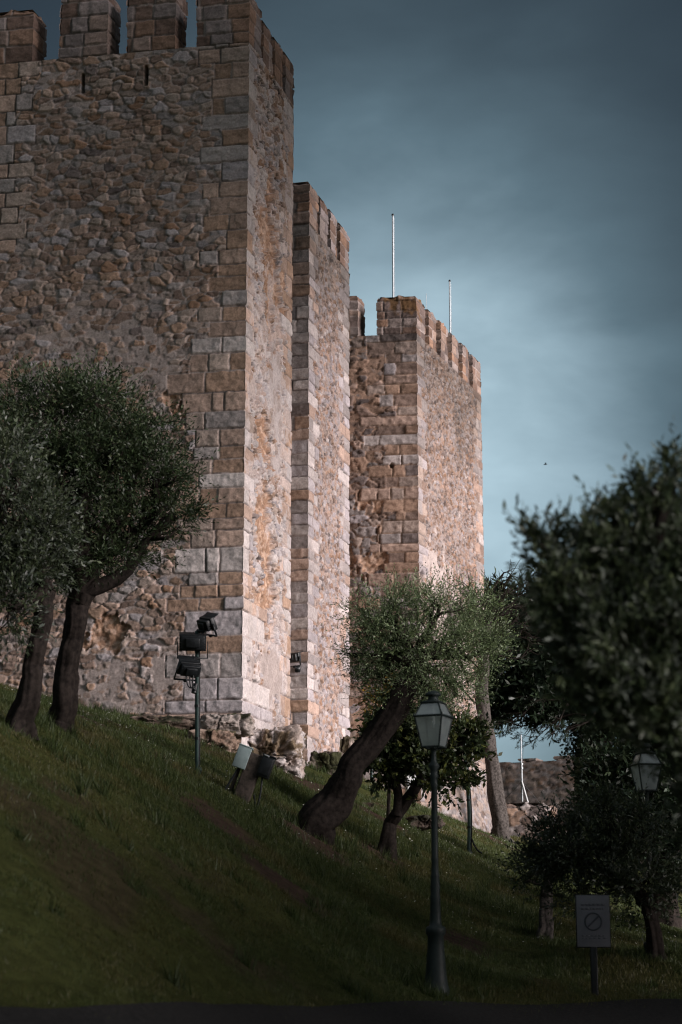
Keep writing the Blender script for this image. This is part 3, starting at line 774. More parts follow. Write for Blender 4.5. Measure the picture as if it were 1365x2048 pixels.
# curtain walls linking the towers, set back behind them
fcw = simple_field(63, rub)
def plain_wall(name, a, b, z0_, z1_, th, fld, d, label, cat, root=None, steps=None, group=None):
    a = np.asarray(a)[:2]; b = np.asarray(b)[:2]; L = np.linalg.norm(b - a); u = (b - a) / L
    n = np.array([u[1], -u[0]])
    root = empty(name, (a[0], a[1], z0_), label, cat, group)
    mb = MB(); prism(mb, a, z0_, z1_, u, -n, L, th, fld, fld, d, d, coarse=0.3, top_erode=0.05)
    mb.build("wall", M_STONE, root)
    return root
e1 = c1[:2] + B1 * (LB1 - 0.6) + A1 * 2.5; s2 = c2[:2] + A2 * 2.8 + B2 * 0.6
plain_wall("curtain_wall", e1, s2 + (s2 - e1) * 0.02, z0, zc1 - 3.0, 1.2, fcw, 0.12, "stone curtain wall hidden in the gap between the nearest and middle towers", "castle wall")
e2 = c2[:2] + B2 * (LB2 - 0.6) + A2 * 2.5; s3 = c3[:2] + A3 * 3.4 + B3 * 0.6
plain_wall("curtain_wall", e2, s3 + (s3 - e2) * 0.02, z02, zc2 - 3.0, 1.2, fcw, 0.12, "stone curtain wall hidden in the gap between the middle and farthest towers", "castle wall")

# far wall at the right and the low ruined wall in front of it
ff = simple_field(93, (['brown', 'sand', 'grey', 'dark', 'ochre'], [2, 2, 2, 1.5, 1]), 0.34, 0.15, 0.05, 0.4)
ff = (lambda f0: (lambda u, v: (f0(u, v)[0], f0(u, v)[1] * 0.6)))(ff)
fa, fb = P(940, 1600, 84), P(1420, 1600, 80)
zft = P(1000, 1524, 83.5)[2]
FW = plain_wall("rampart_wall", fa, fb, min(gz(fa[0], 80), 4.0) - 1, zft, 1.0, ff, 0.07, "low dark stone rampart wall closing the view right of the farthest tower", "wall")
for xa, xb in ((1040, 1078), (1108, 1210)):
    a_ = P(xa, 1520, 83)[0]; b_ = P(xb, 1520, 82)[0]
    t_ = lambda x: fa[:2] + (fb[:2] - fa[:2]) * ((x - fa[0]) / (fb[0] - fa[0]))
    mb = MB(); uu_ = (fb[:2] - fa[:2]) / np.linalg.norm(fb[:2] - fa[:2])
    prism(mb, t_(a_), zft, zft + (0.09 if xa < 1100 else 0.14), uu_, np.array([-uu_[1], uu_[0]]), b_ - a_, 0.9, ff, ff, 0.08, 0.05, coarse=0.3)
    mb.build("coping", M_STONE, FW)
DR = 67.0
def toned(f, k):
    def g(u, v):
        h, c = f(u, v); return h, c * k
    return g
fr = simple_field(97, (['brown', 'grey', 'pale', 'sand', 'dark', 'ochre'], [2, 1.6, 1.5, 1.4, 1.4, 1]), 0.42, 0.27, 0.1, 0.3)
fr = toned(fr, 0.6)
ra = P(1012, 1700, DR); rb = P(1086, 1700, DR)
zr = P(1050, 1603, DR)[2]; zb = gz(rb[0], rb[1]) - 1.2
RW = empty("ruined_wall", (rb[0], rb[1], zb), "short broken stone wall stub under the white antenna mast", "wall")
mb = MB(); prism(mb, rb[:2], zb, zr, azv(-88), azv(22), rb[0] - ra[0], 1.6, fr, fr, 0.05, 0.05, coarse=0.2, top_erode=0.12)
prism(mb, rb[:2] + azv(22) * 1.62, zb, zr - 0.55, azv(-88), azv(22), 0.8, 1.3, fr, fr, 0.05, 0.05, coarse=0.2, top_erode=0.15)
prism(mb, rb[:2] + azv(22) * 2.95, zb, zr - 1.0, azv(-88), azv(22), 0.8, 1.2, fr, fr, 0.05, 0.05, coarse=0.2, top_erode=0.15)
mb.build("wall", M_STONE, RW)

# ---------------------------------------------------------------- rocks
def vn3(p, s):
    i = np.floor(p); f = p - i; f = f * f * (3 - 2 * f); r = 0
    for a in (0, 1):
        for b in (0, 1):
            for c in (0, 1):
                w = (f[..., 0] if a else 1 - f[..., 0]) * (f[..., 1] if b else 1 - f[..., 1]) * (f[..., 2] if c else 1 - f[..., 2])
                r = r + w * hsh(i[..., 0] + a + 57 * (i[..., 2] + c), i[..., 1] + b + 131 * (i[..., 2] + c), s)
    return r
def fb3(p, s, o=4, ridge=False):
    r = 0; a = 0.5; t = 0
    for k in range(o):
        n = vn3(p, s + k * 13)
        if ridge: n = 1 - np.abs(2 * n - 1)
        r = r + a * n; t += a; a *= 0.55; p = p * 2.07 + 3.1
    return r / t
def rock(name, c, r, seed, label, cols=((0.30, 0.22, 0.17), (0.42, 0.36, 0.33), (0.10, 0.085, 0.05)), cat="rock", n=90):
    th = np.linspace(0, 2 * math.pi, n * 2, endpoint=False); ph = np.linspace(0.02, math.pi - 0.02, n)
    T, Ph = np.meshgrid(th, ph)
    d = np.stack([np.sin(Ph) * np.cos(T), np.sin(Ph) * np.sin(T), np.cos(Ph)], -1)
    q = d * np.array(r) * 2.2 + seed
    strat = fb3(q * np.array([0.8, 0.8, 2.4]), seed + 3, 4)
    rr = 0.85 + 0.4 * (fb3(q * 0.7, seed, 3) - 0.45) + 0.5 * (fb3(q * 1.6, seed + 5, 5, True) - 0.6) + 0.3 * (np.floor(strat * 7) / 7 - 0.5) + 0.14 * (fb3(q * 7, seed + 8, 3) - 0.5)
    crack = sst(0.90, 0.97, 1 - np.abs(2 * fb3(q * 1.1, seed + 17, 2) - 1))
    rr = rr - 0.10 * crack
    sq = (np.abs(d) ** 7).sum(-1) ** (-1 / 7.0)
    v = d * (rr * (0.15 + 0.85 * sq) * 0.92)[..., None] * np.array(r)
    w_ = sst(0.38, 0.62, fb3(q * 1.9, seed + 20, 5))[..., None]; b = sst(0.54, 0.64, fb3(q * 1.3, seed + 30, 4) + 0.12 * d[..., 2])[..., None]
    col = np.array(cols[0]) * (1 - w_) + np.array(cols[1]) * w_
    col = col * (1 - b) + np.array(cols[2]) * b
    col = col * (1 - 0.6 * crack[..., None]) * (0.7 + 0.6 * fb3(q * 9, seed + 50, 3))[..., None]
    m, k = T.shape; ix = np.arange(m * k).reshape(m, k); ixr = np.roll(ix, -1, 1)
    f = np.stack([ix[1:], ixr[1:], ixr[:-1], ix[:-1]], -1).reshape(-1, 4)
    mb = MB(); mb.add(v.reshape(-1, 3), f, col.reshape(-1, 3))
    top = v[0].mean(0); 
    o = mb.build(name, M_ROCK); o.location = c; tag(o, label, cat)
    return o
def prock(px, py, d, rx, ry, depth, seed, label, **k):
    p = P(px, py, d); s = MPP(d); return rock("rock_outcrop", p, (rx * s, depth, ry * s), seed, label, **k)
pale = ((0.40, 0.33, 0.29), (0.50, 0.45, 0.43), (0.20, 0.15, 0.10))
prock(540, 1515, 41.4, 78, 62, 1.2, 3, "pale craggy rock footing under the right face of the nearest tower", cols=pale)
prock(425, 1495, 39.3, 58, 40, 0.55, 14, "brown rounded rock under the nearest tower's corner, behind the floodlight pole", cols=((0.22, 0.15, 0.11), (0.33, 0.25, 0.2), (0.07, 0.06, 0.035)))
prock(455, 1452, 39.75, 60, 26, 0.4, 19, "mossy rock ledge against the corner of the nearest tower", cols=((0.26, 0.21, 0.18), (0.36, 0.31, 0.28), (0.06, 0.06, 0.03)))
prock(320, 1450, 39.9, 85, 20, 0.4, 24, "low dark rock shelf along the foot of the nearest tower", cols=((0.14, 0.10, 0.08), (0.2, 0.16, 0.13), (0.05, 0.05, 0.03)))
prock(650, 1545, 50.6, 58, 46, 0.6, 31, "dark overgrown rock at the foot of the middle tower", cols=((0.10, 0.08, 0.06), (0.16, 0.13, 0.11), (0.04, 0.042, 0.02)))
prock(690, 1530, 53.2, 30, 60, 0.4, 37, "brown rock under the far corner of the middle tower", cols=((0.2, 0.15, 0.12), (0.28, 0.23, 0.2), (0.06, 0.05, 0.03)))
prock(855, 1645, 45.5, 42, 16, 0.5, 41, "dark flat rock breaking through the grass behind the street lamp", cols=((0.06, 0.045, 0.035), (0.09, 0.07, 0.06), (0.03, 0.03, 0.02)))
prock(720, 1615, 44.5, 34, 10, 0.4, 45, "brown flat rock in the grass right of the leaning trunk", cols=((0.08, 0.055, 0.045), (0.11, 0.09, 0.07), (0.04, 0.04, 0.02)))

# ---------------------------------------------------------------- vegetation
def leaf_cards(mb, base, d, L, w, col, rg):
    n = len(base)
    d = d / (np.linalg.norm(d, axis=1)[:, None] + 1e-9)
    r = rg.normal(size=(n, 3)); s = np.cross(d, r); s /= np.linalg.norm(s, axis=1)[:, None] + 1e-9
    nrm = np.cross(d, s)
    L = np.broadcast_to(L, (n,))[:, None]; w = np.broadcast_to(w, (n,))[:, None]
    mid = base + d * L * 0.5 + nrm * L * 0.06
    v = np.stack([base, mid + s * w, base + d * L, mid - s * w], 1).reshape(-1, 3)
    f = (np.arange(n) * 4)[:, None] + np.arange(4)[None]
    mb.add(v, f, np.repeat(col, 4, 0))
def in_ball(rg, n, shell=0.5):
    d = rg.normal(size=(n, 3)); d /= np.linalg.norm(d, axis=1)[:, None]
    return d * (rg.random((n, 1)) ** shell)
def crown(blobs, rg, twigs, nleaf, tl, L, w, cols, clumps=14, spread=0.3, up=0.3, shell=0.45, lvar=0.35, splay=0.9, sticks=None, stick_frac=0.0, stick_r=0.004, sprigs=0.26, gaps=0.5, gscale=0.34):
    """blobs: (centre, radii, share of twigs)"""
    mb = MB(); cents = []
    tot = sum(b[2] for b in blobs)
    for c, r, sh in blobs:
        c = np.asarray(c); r = np.asarray(r)
        K = max(3, int(clumps * sh))
        cl = in_ball(rg, K, shell) * r + c; cents.append(cl)
        n = int(twigs * sh / tot)
        k = rg.integers(0, K, n)
        g = rg.normal(size=(n, 3)) * spread * r
        st = cl[k] + g
        ns = int(n * sprigs)                                   # a share of the twigs stand clear of the outline
        if ns:
            dd_ = rg.normal(size=(ns, 3)); dd_[:, 2] = np.abs(dd_[:, 2]) * 0.9 - 0.25; dd_ /= np.linalg.norm(dd_, axis=1)[:, None]
            dd_ += 0.12 * rg.normal(size=(ns, 3))
            st[:ns] = c + dd_ * r * rg.uniform(0.8, 1.12, (ns, 1)) * (0.75 + 0.5 * vnoise(dd_[:, 0] * 3 + 9, dd_[:, 2] * 3 + dd_[:, 1] * 2 + 9, int(rg.integers(999))))[:, None]
        fq = 1.0 / (gscale * np.mean(r))                       # open gaps between the boughs
        hole = 0.6 * vn3(st * fq + 31, int(rg.integers(999))) + 0.4 * vn3(st * fq * 2.3 + 7, int(rg.integers(999)))
        st = st[hole > gaps * rg.uniform(0.85, 1.1, n)]; n = len(st); ns = min(ns, n)
        k = rg.integers(0, K, n)
        out = (st - c) / r
        dirv = out * 0.9 + np.array([0, 0, up]) + rg.normal(size=(n, 3)) * 0.55
        dirv /= np.linalg.norm(dirv, axis=1)[:, None] + 1e-9
        ln = tl * rg.uniform(0.5, 1.4, n); ln[:ns] *= 1.35
        tcol = cols[rg.integers(0, len(cols), n)] * rg.uniform(0.65, 1.35, (n, 1)) * (0.8 + 0.4 * hsh(k, k * 0, 5))[:, None]
        t = (np.arange(nleaf) + 0.5) / nleaf
        base = st[:, None] + dirv[:, None] * (ln[:, None] * t[None])[..., None]
        ld = dirv[:, None] + rg.normal(size=(n, nleaf, 3)) * splay * 0.6
        LL = L * rg.uniform(1 - lvar, 1 + lvar, n * nleaf)
        cc = np.repeat(tcol, nleaf, 0) * rg.uniform(0.75, 1.25, (n * nleaf, 1))
        leaf_cards(mb, base.reshape(-1, 3), ld.reshape(-1, 3), LL, w * LL / L, cc, rg)
        if sticks is not None and stick_frac > 0:
            for q in np.nonzero(rg.random(n) < stick_frac)[0]:
                sticks.tube([st[q] - dirv[q] * ln[q] * 0.4, st[q] + dirv[q] * ln[q] * 0.95], [stick_r, stick_r * 0.5], n=3, cap=False)
    return mb, cents
def limb(mb, a, b, r0, r1, rg, n=7, bend=0.12, seg=9, noise=0.12, sag=0.0):
    a = np.asarray(a, float); b = np.asarray(b, float); L = np.linalg.norm(b - a)
    t = np.linspace(0, 1, seg)[:, None]; off = rg.normal(size=3) * bend * L; off2 = rg.normal(size=3) * bend * 0.5 * L
    p = a + (b - a) * t + off * np.sin(t * math.pi) + off2 * np.sin(t * 2 * math.pi)
    mb.tube(p, r0 + (r1 - r0) * t[:, 0] ** 0.8, n=n, noise=noise, seed=int(rg.integers(999)))
    return p
def curve(pts, n=24):
    pts = np.asarray(pts, float); m = len(pts); t = np.linspace(0, m - 1, n); out = []
    for x in t:
        i = min(int(x), m - 2); f_ = x - i
        p0 = pts[max(i - 1, 0)]; p1 = pts[i]; p2 = pts[i + 1]; p3 = pts[min(i + 2, m - 1)]
        out.append(0.5 * ((2 * p1) + (-p0 + p2) * f_ + (2 * p0 - 5 * p1 + 4 * p2 - p3) * f_ ** 2 + (-p0 + 3 * p1 - 3 * p2 + p3) * f_ ** 3))
    return np.array(out)
def tree(name, label, cat, trunk_px, blobs_px, d, seed, rads, cols, twigs, nleaf, tl, L, w, group=None, bark=None, limbs=2, base_py=None, depthk=1.0, **kw):
    """trunk_px: (px,py[,ddepth]) from the foot up; blobs_px: (px,py,rx,ry[,ddepth[,share]]) all at distance d"""
    rg = np.random.default_rng(seed)
    s = MPP(d)
    tp = [P(q[0], q[1], d + (q[2] if len(q) > 2 else 0)) for q in trunk_px]
    foot = tp[0].copy(); foot[2] = gz(foot[0], foot[1]) - 0.12
    tp[0] = foot
    root = empty(name, foot, label, cat, group)
    mt = MB(); ml = MB()
    NR, NS = 70, 44
    pts = curve(tp, NR); tl_ = np.linspace(0, 1, NR)
    pts = pts + np.stack([vnoise(tl_ * 9, tl_ * 0 + seed, 3) - 0.5, vnoise(tl_ * 9, tl_ * 0 + seed, 4) - 0.5, tl_ * 0], 1) * rads[0] * 0.45 * sst(0, 0.15, tl_)[:, None]
    rr = np.interp(tl_, np.linspace(0, 1, len(rads)), rads)
    a0 = len(mt.v); mt.tube(pts, rr, n=NS)
    vv = mt.v[a0].reshape(NR, NS, 3); th = np.linspace(0, 2 * math.pi, NS, endpoint=False)[None]; Lm = (tl_ * np.linalg.norm(pts[-1] - pts[0]))[:, None]
    tw = th + Lm * 0.9
    fur = 1 - np.abs(2 * vnoise(np.cos(tw) * 3.2 + 9, np.sin(tw) * 3.2 + 9 + Lm * 0.8, seed) - 1)
    big = vnoise(np.cos(tw) * 1.1 + 5, np.sin(tw) * 1.1 + 5 + Lm * 1.1, seed + 2) - 0.5
    knot = sst(0.72, 0.9, vnoise(np.cos(th) * 1.5 + 5, np.sin(th) * 1.5 + Lm * 2.5, seed + 6))
    lob = np.exp(-Lm / (rads[0] * 1.1)) * (0.25 + 0.4 * np.cos(3 * th + seed) + 0.25 * np.cos(5 * th + 2 * seed))
    k_ = 1 + 0.2 * (fur - 0.5) + 0.30 * big + 0.18 * knot + np.maximum(lob, -0.1)
    mt.v[a0] = (pts[:, None] + (vv - pts[:, None]) * k_[..., None]).reshape(-1, 3)
    blobs = []
    for q in blobs_px:
        dd = q[4] if len(q) > 4 else 0; share = q[5] if len(q) > 5 else 1.0
        c = P(q[0], q[1], d + dd); blobs.append((c, (q[2] * s, max(q[2], q[3]) * s * 0.9 * depthk, q[3] * s), share))
    cb, cents = crown(blobs, rg, twigs, nleaf, tl, L, w, cols, sticks=mt, **kw)
    top = pts[-1]
    for (c, r, sh), cl in zip(blobs, cents):
        c = np.asarray(c)
        j = limb(mt, top, c, rads[-1] * 0.7, rads[-1] * 0.25, rg, bend=0.07)
        for q in range(min(len(cl), limbs * 3)):
            a = j[int(rg.integers(3, 9))]
            limb(mt, a, cl[q], rads[-1] * 0.28, 0.008, rg, n=5, seg=7)
    inv = Vector(foot)
    o1 = mt.build("trunk", bark or M_BARK, root, smooth=True); o2 = cb.build("crown", M_LEAF, root)
    for o_ in (o1, o2):
        o_.data.transform(Matrix.Translation(-inv))
    return root
OLIVE = np.array([[0.045, 0.062, 0.032], [0.06, 0.075, 0.045], [0.035, 0.05, 0.026], [0.09, 0.105, 0.085], [0.05, 0.065, 0.03]])
DKGREEN = np.array([[0.03, 0.05, 0.02], [0.04, 0.06, 0.025], [0.024, 0.04, 0.018], [0.05, 0.066, 0.03]])
PINE = np.array([[0.02, 0.035, 0.018], [0.028, 0.042, 0.02], [0.016, 0.028, 0.016]])
MIDG = np.array([[0.075, 0.10, 0.05], [0.06, 0.085, 0.04], [0.09, 0.115, 0.062], [0.055, 0.075, 0.03]])
YELL = np.array([[0.24, 0.16, 0.02], [0.16, 0.13, 0.025], [0.30, 0.19, 0.02]])
LOQ = np.array([[0.045, 0.062, 0.022], [0.035, 0.052, 0.02], [0.07, 0.08, 0.02], [0.03, 0.045, 0.018]])

# left olive, in front of the nearest tower
tree("olive_tree", "dark round olive tree with a straight trunk in front of the nearest tower", "tree",
     [(112, 1462), (132, 1370), (143, 1280), (158, 1185)],
     [(175, 900, 120, 120), (255, 950, 100, 110), (120, 1000, 130, 120), (235, 1070, 105, 75), (100, 840, 90, 80), (310, 965, 60, 75, -0.3, 0.6), (170, 1120, 110, 50), (190, 800, 60, 55, 0, 0.5), (270, 870, 70, 60, 0, 0.6), (350, 1030, 32, 38, 0, 0.3), (40, 900, 90, 110)],
     27.0, 51, [0.2, 0.15, 0.14, 0.17], DKGREEN * 1.0, 19000, 8, 0.26, 0.06, 0.010, clumps=30, spread=0.16, stick_frac=0.08, gaps=0.55, gscale=0.42, sprigs=0.32)
tree("olive_tree", "silvery olive tree at the left edge with a leaning trunk", "tree",
     [(38, 1455), (60, 1360), (80, 1270), (88, 1180)],
     [(15, 1030, 75, 110), (75, 1060, 60, 80), (0, 930, 60, 70), (60, 1150, 60, 50), (-30, 1130, 70, 100), (20, 1220, 35, 55, -0.4, 0.4)],
     24.5, 52, [0.17, 0.13, 0.12, 0.13], OLIVE * 1.0, 7000, 8, 0.26, 0.07, 0.012, clumps=24, spread=0.16, stick_frac=0.08, gaps=0.54, gscale=0.42, sprigs=0.32)
# leaning tree in the middle
tree("leaning_tree", "grey-green tree with a thick trunk leaning to the right over the grass slope", "tree",
     [(618, 1668), (668, 1590), (725, 1505), (800, 1400), (838, 1320)],
     [(800, 1290, 85, 70), (870, 1290, 80, 80), (755, 1305, 48, 55), (930, 1320, 60, 70, 0.4), (770, 1225, 75, 45), (880, 1215, 70, 45), (960, 1240, 48, 50, 0.6, 0.6), (980, 1290, 42, 30, 0.5, 0.4), (740, 1250, 26, 36, 0, 0.3), (850, 1360, 80, 45), (705, 1310, 16, 12, -0.2, 0.08), (915, 1390, 50, 40, 0.5, 0.5), (800, 1385, 60, 45, 0.2, 0.7), (865, 1420, 50, 40, 0.2, 0.5), (760, 1350, 45, 35, 0, 0.5)],
     33.0, 53, [0.29, 0.235, 0.21, 0.19, 0.12], MIDG * 2.1, 10500, 8, 0.26, 0.05, 0.0085, clumps=14, spread=0.24, shell=0.55, stick_frac=0.15, sprigs=0.3)
# small forked tree with round leathery leaves
tree("forked_tree", "small dark leafy tree with a forked trunk behind the street lamp", "tree",
     [(772, 1716), (780, 1660), (795, 1625), (832, 1578), (842, 1545)],
     [(800, 1495, 55, 45), (850, 1520, 60, 45), (910, 1510, 55, 50), (935, 1475, 32, 32), (770, 1530, 40, 35), (880, 1560, 60, 30), (800, 1440, 50, 40), (765, 1480, 35, 40), (850, 1460, 45, 40)],
     36.5, 54, [0.17, 0.12, 0.11, 0.09, 0.08], LOQ, 3600, 7, 0.16, 0.105, 0.026, clumps=14, spread=0.24, stick_frac=0.05)
rgx = np.random.default_rng(5)
ft = [o for o in bpy.data.objects if o.name.startswith("forked_tree")][0]
mb = MB(); pf = [P(793, 1632, 36.4), P(797, 1590, 36.4), P(788, 1550, 36.4), P(785, 1510, 36.4)]
mb.tube(curve(pf, 16), np.linspace(0.095, 0.06, 16), n=10, noise=0.15)
o = mb.build("fork", M_BARK, ft, smooth=True); o.data.transform(Matrix.Translation(-ft.location))
# yellow-leaved shrub
tree("yellow_shrub", "yellow-leaved shrub glowing behind the leaning trunk", "shrub",
     [(775, 1560), (782, 1490), (788, 1440)], [(780, 1400, 36, 26), (800, 1380, 25, 20), (750, 1418, 18, 14, 0, 0.4)],
     41, 55, [0.04, 0.03, 0.025], YELL, 520, 7, 0.14, 0.08, 0.02, clumps=12, spread=0.3, stick_frac=0.1)
# tall thin tree with bare twigs, leaning along the far tower's edge
tt_ = tree("bare_tree", "tall thin bare-twigged tree with a pale speckled trunk beside the farthest tower", "tree",
     [(1004, 1680), (990, 1580), (975, 1470), (965, 1350), (972, 1250)],
     [(985, 1240, 45, 60, 0, 0.4)], 60.5, 56, [0.27, 0.23, 0.21, 0.17, 0.1], np.array([[0.05, 0.04, 0.03], [0.07, 0.05, 0.04]]), 40, 3, 0.3, 0.05, 0.01, bark=M_BARKL)
mb = MB(); rg = np.random.default_rng(77)
for k in range(34):
    a = P(972 + rg.uniform(-6, 6), 1215 + rg.uniform(-25, 110), 60.5); ang = rg.uniform(-40, 75); ln = rg.uniform(50, 115) * MPP(60.5)
    b = a + np.array([math.sin(R(ang)) * ln, rg.uniform(-0.5, 0.5), math.cos(R(ang)) * ln * rg.uniform(0.5, 1)])
    p = limb(mb, a, b, 0.04, 0.010, rg, n=4, seg=8, bend=0.13)
    for q in range(9):
        s_ = p[int(rg.integers(2, 8))]; e_ = s_ + (b - a) * rg.uniform(0.2, 0.45) + rg.normal(size=3) * 0.25
        limb(mb, s_, e_, 0.018, 0.007, rg, n=3, seg=5, bend=0.12)
p = limb(mb, P(968, 1262, 60.5), P(936, 1185, 60.5), 0.05, 0.02, rg, n=5)
for q in range(7): limb(mb, p[int(rg.integers(3, 9))], p[-1] + rg.normal(size=3) * 0.5 + np.array([-0.2, 0, 0.6]), 0.016, 0.004, rg, n=3, seg=6)
o = mb.build("twigs", M_BARK, tt_); o.data.transform(Matrix.Translation(-tt_.location))
# umbrella pine behind, with ivy on the trunk
pn = tree("pine_tree", "dark umbrella pine behind the olive, its low boughs hanging over the rampart wall", "tree",
     [(1205, 1700), (1203, 1600), (1200, 1500), (1190, 1420)],
     [(1010, 1240, 55, 60), (1060, 1290, 75, 80), (1130, 1300, 80, 100), (1220, 1330, 90, 110), (1020, 1340, 45, 70), (1080, 1390, 80, 50), (1300, 1350, 90, 120), (1150, 1400, 70, 50), (1110, 1220, 40, 40, 0, 0.5), (1220, 1430, 60, 50), (1000, 1400, 28, 30, 0, 0.4), (1130, 1180, 50, 40, 0, 0.5)],
     72.0, 57, [0.5, 0.45, 0.4, 0.35], PINE * 1.3, 17000, 7, 0.4, 0.26, 0.04, clumps=24, spread=0.2, splay=1.3, up=0.2)
mb = MB(); rg = np.random.default_rng(78); mbk = MB()
for k in range(22):
    a = P(rg.uniform(1060, 1190), rg.uniform(1395, 1430), 72 + rg.uniform(-2, 2)); b = a + np.array([rg.uniform(-1.9, -0.3), rg.uniform(-1, 1), rg.uniform(-1.1, -0.1)])
    p = limb(mbk, a, b, 0.05, 0.012, rg, n=4, seg=8, bend=0.08)
    for q in range(10):
        s_ = p[int(rg.integers(3, 8))]; e_ = s_ + np.array([rg.uniform(-0.8, 0.1), rg.uniform(-0.3, 0.3), rg.uniform(-0.5, 0.15)])
        limb(mbk, s_, e_, 0.014, 0.006, rg, n=3, seg=4)
        n = 14; dd = (e_ - s_) / np.linalg.norm(e_ - s_)
        leaf_cards(mb, np.tile(e_, (n, 1)) - dd * rg.random((n, 1)) * 0.2, dd + rg.normal(size=(n, 3)) * 0.6, 0.16, 0.012, PINE[rg.integers(0, 3, n)], rg)
for nm, m_, mt_ in (("bough", mbk, M_BARK), ("needles", mb, M_LEAF)):
    o = m_.build(nm, mt_, pn); o.data.transform(Matrix.Translation(-pn.location))
# ivy column
mb = MB(); n = 5000; t = rg.random(n); a = rg.random(n) * 6.283; q = np.array([P(1205, 1660 - 260 * x, 71.4) for x in t])
rad = 0.75 * (0.7 + 0.5 * vnoise(t * 9, a * 1.2, 4)) + rg.random(n) * 0.2
base = q + np.stack([np.cos(a) * rad, np.sin(a) * rad, 0 * a], -1)
leaf_cards(mb, base, np.stack([np.cos(a), np.sin(a), rg.normal(size=n) * 0.6], -1) + rg.normal(size=(n, 3)) * 0.4, 0.17, 0.06, PINE[rg.integers(0, 3, n)], rg)
k_ = 500; b0 = np.array([P(1160 + rg.normal() * 16, 1500 + rg.normal() * 22, 71.4) for _ in range(k_)])
leaf_cards(mb, b0, rg.normal(size=(k_, 3)), 0.16, 0.05, PINE[rg.integers(0, 3, k_)], rg)
o = mb.build("ivy", M_LEAF, pn); o.data.transform(Matrix.Translation(-pn.location))
# big near olive at the right edge
tree("olive_tree", "big dark olive tree filling the right edge, its sprigs against the sky", "tree",
     [(1600, 2090), (1570, 1850), (1520, 1620), (1450, 1450)],
     [(1340, 1250, 120, 110), (1260, 1290, 110, 100), (1380, 1150, 100, 100), (1210, 1250, 65, 60), (1320, 1420, 130, 90), (1250, 1385, 85, 75), (1115, 1190, 34, 50, 0, 0.2), (1085, 1105, 24, 42, 0, 0.11), (1130, 1120, 30, 40, 0, 0.08), (1185, 1150, 36, 55, 0, 0.3), (1180, 1065, 16, 45, 0, 0.09), (1265, 1110, 44, 55, 0, 0.35), (1310, 1050, 28, 50, 0, 0.2), (1355, 1030, 32, 55, 0, 0.28), (1420, 1250, 120, 140), (1440, 1420, 120, 90), (1232, 1050, 12, 45, 0, 0.07), (1285, 990, 10, 40, 0, 0.05), (1345, 960, 12, 40, 0, 0.07), (1190, 1330, 45, 60, 0, 0.5), (1155, 1265, 36, 40, 0, 0.25), (1120, 1320, 18, 40, 0, 0.06), (1420, 1520, 62, 90, 0, 0.7), (1440, 1620, 55, 80, 0, 0.5)],
     11.0, 58, [0.2, 0.16, 0.14, 0.13], OLIVE * 1.5, 13000, 9, 0.14, 0.055, 0.0085, clumps=34, spread=0.17, stick_frac=0.10, stick_r=0.003, up=0.8, sprigs=0.3)
tree("evergreen_tree", "dark dense evergreen tree behind the far street lamp at the right edge", "tree",
     [(1330, 1790), (1330, 1700), (1328, 1640), (1326, 1600)],
     [(1250, 1560, 80, 70), (1340, 1540, 80, 90), (1400, 1600, 70, 90), (1290, 1640, 80, 60), (1210, 1620, 45, 50, 0, 0.5), (1370, 1690, 70, 60)],
     46.0, 63, [0.3, 0.25, 0.2, 0.18], PINE * 1.4, 7000, 7, 0.3, 0.14, 0.03, clumps=20, spread=0.22)
# dark olive bush, lower right
tree("olive_tree", "low dim olive tree behind the sign, below the far street lamp", "tree",
     [(1314, 1912), (1306, 1850), (1290, 1800), (1262, 1770)],
     [(1180, 1700, 85, 60), (1250, 1680, 80, 65), (1130, 1720, 60, 50), (1220, 1780, 100, 60), (1300, 1760, 60, 70), (1110, 1670, 36, 35, 0, 0.4), (1200, 1640, 50, 35, 0, 0.5), (1290, 1660, 40, 40, 0, 0.5), (1080, 1720, 35, 25, 0, 0.3)],
     28.5, 59, [0.13, 0.1, 0.09, 0.08], OLIVE * 1.1, 6000, 8, 0.24, 0.065, 0.011, clumps=18, spread=0.18, stick_frac=0.08)
# young tree with pale trunk
tree("young_tree", "young tree with a pale slim trunk and sparse dark leaves left of the sign", "tree",
     [(1089, 1880), (1092, 1830), (1095, 1795), (1098, 1768)],
     [(1060, 1740, 40, 20, 0, 0.5), (1120, 1730, 50, 22, 0, 0.8), (1095, 1700, 30, 22, 0, 0.4), (1040, 1755, 20, 12, 0, 0.3)],
     31, 60, [0.12, 0.095, 0.09, 0.07], DKGREEN, 800, 6, 0.15, 0.06, 0.013, bark=M_BARKL, clumps=10, spread=0.3)
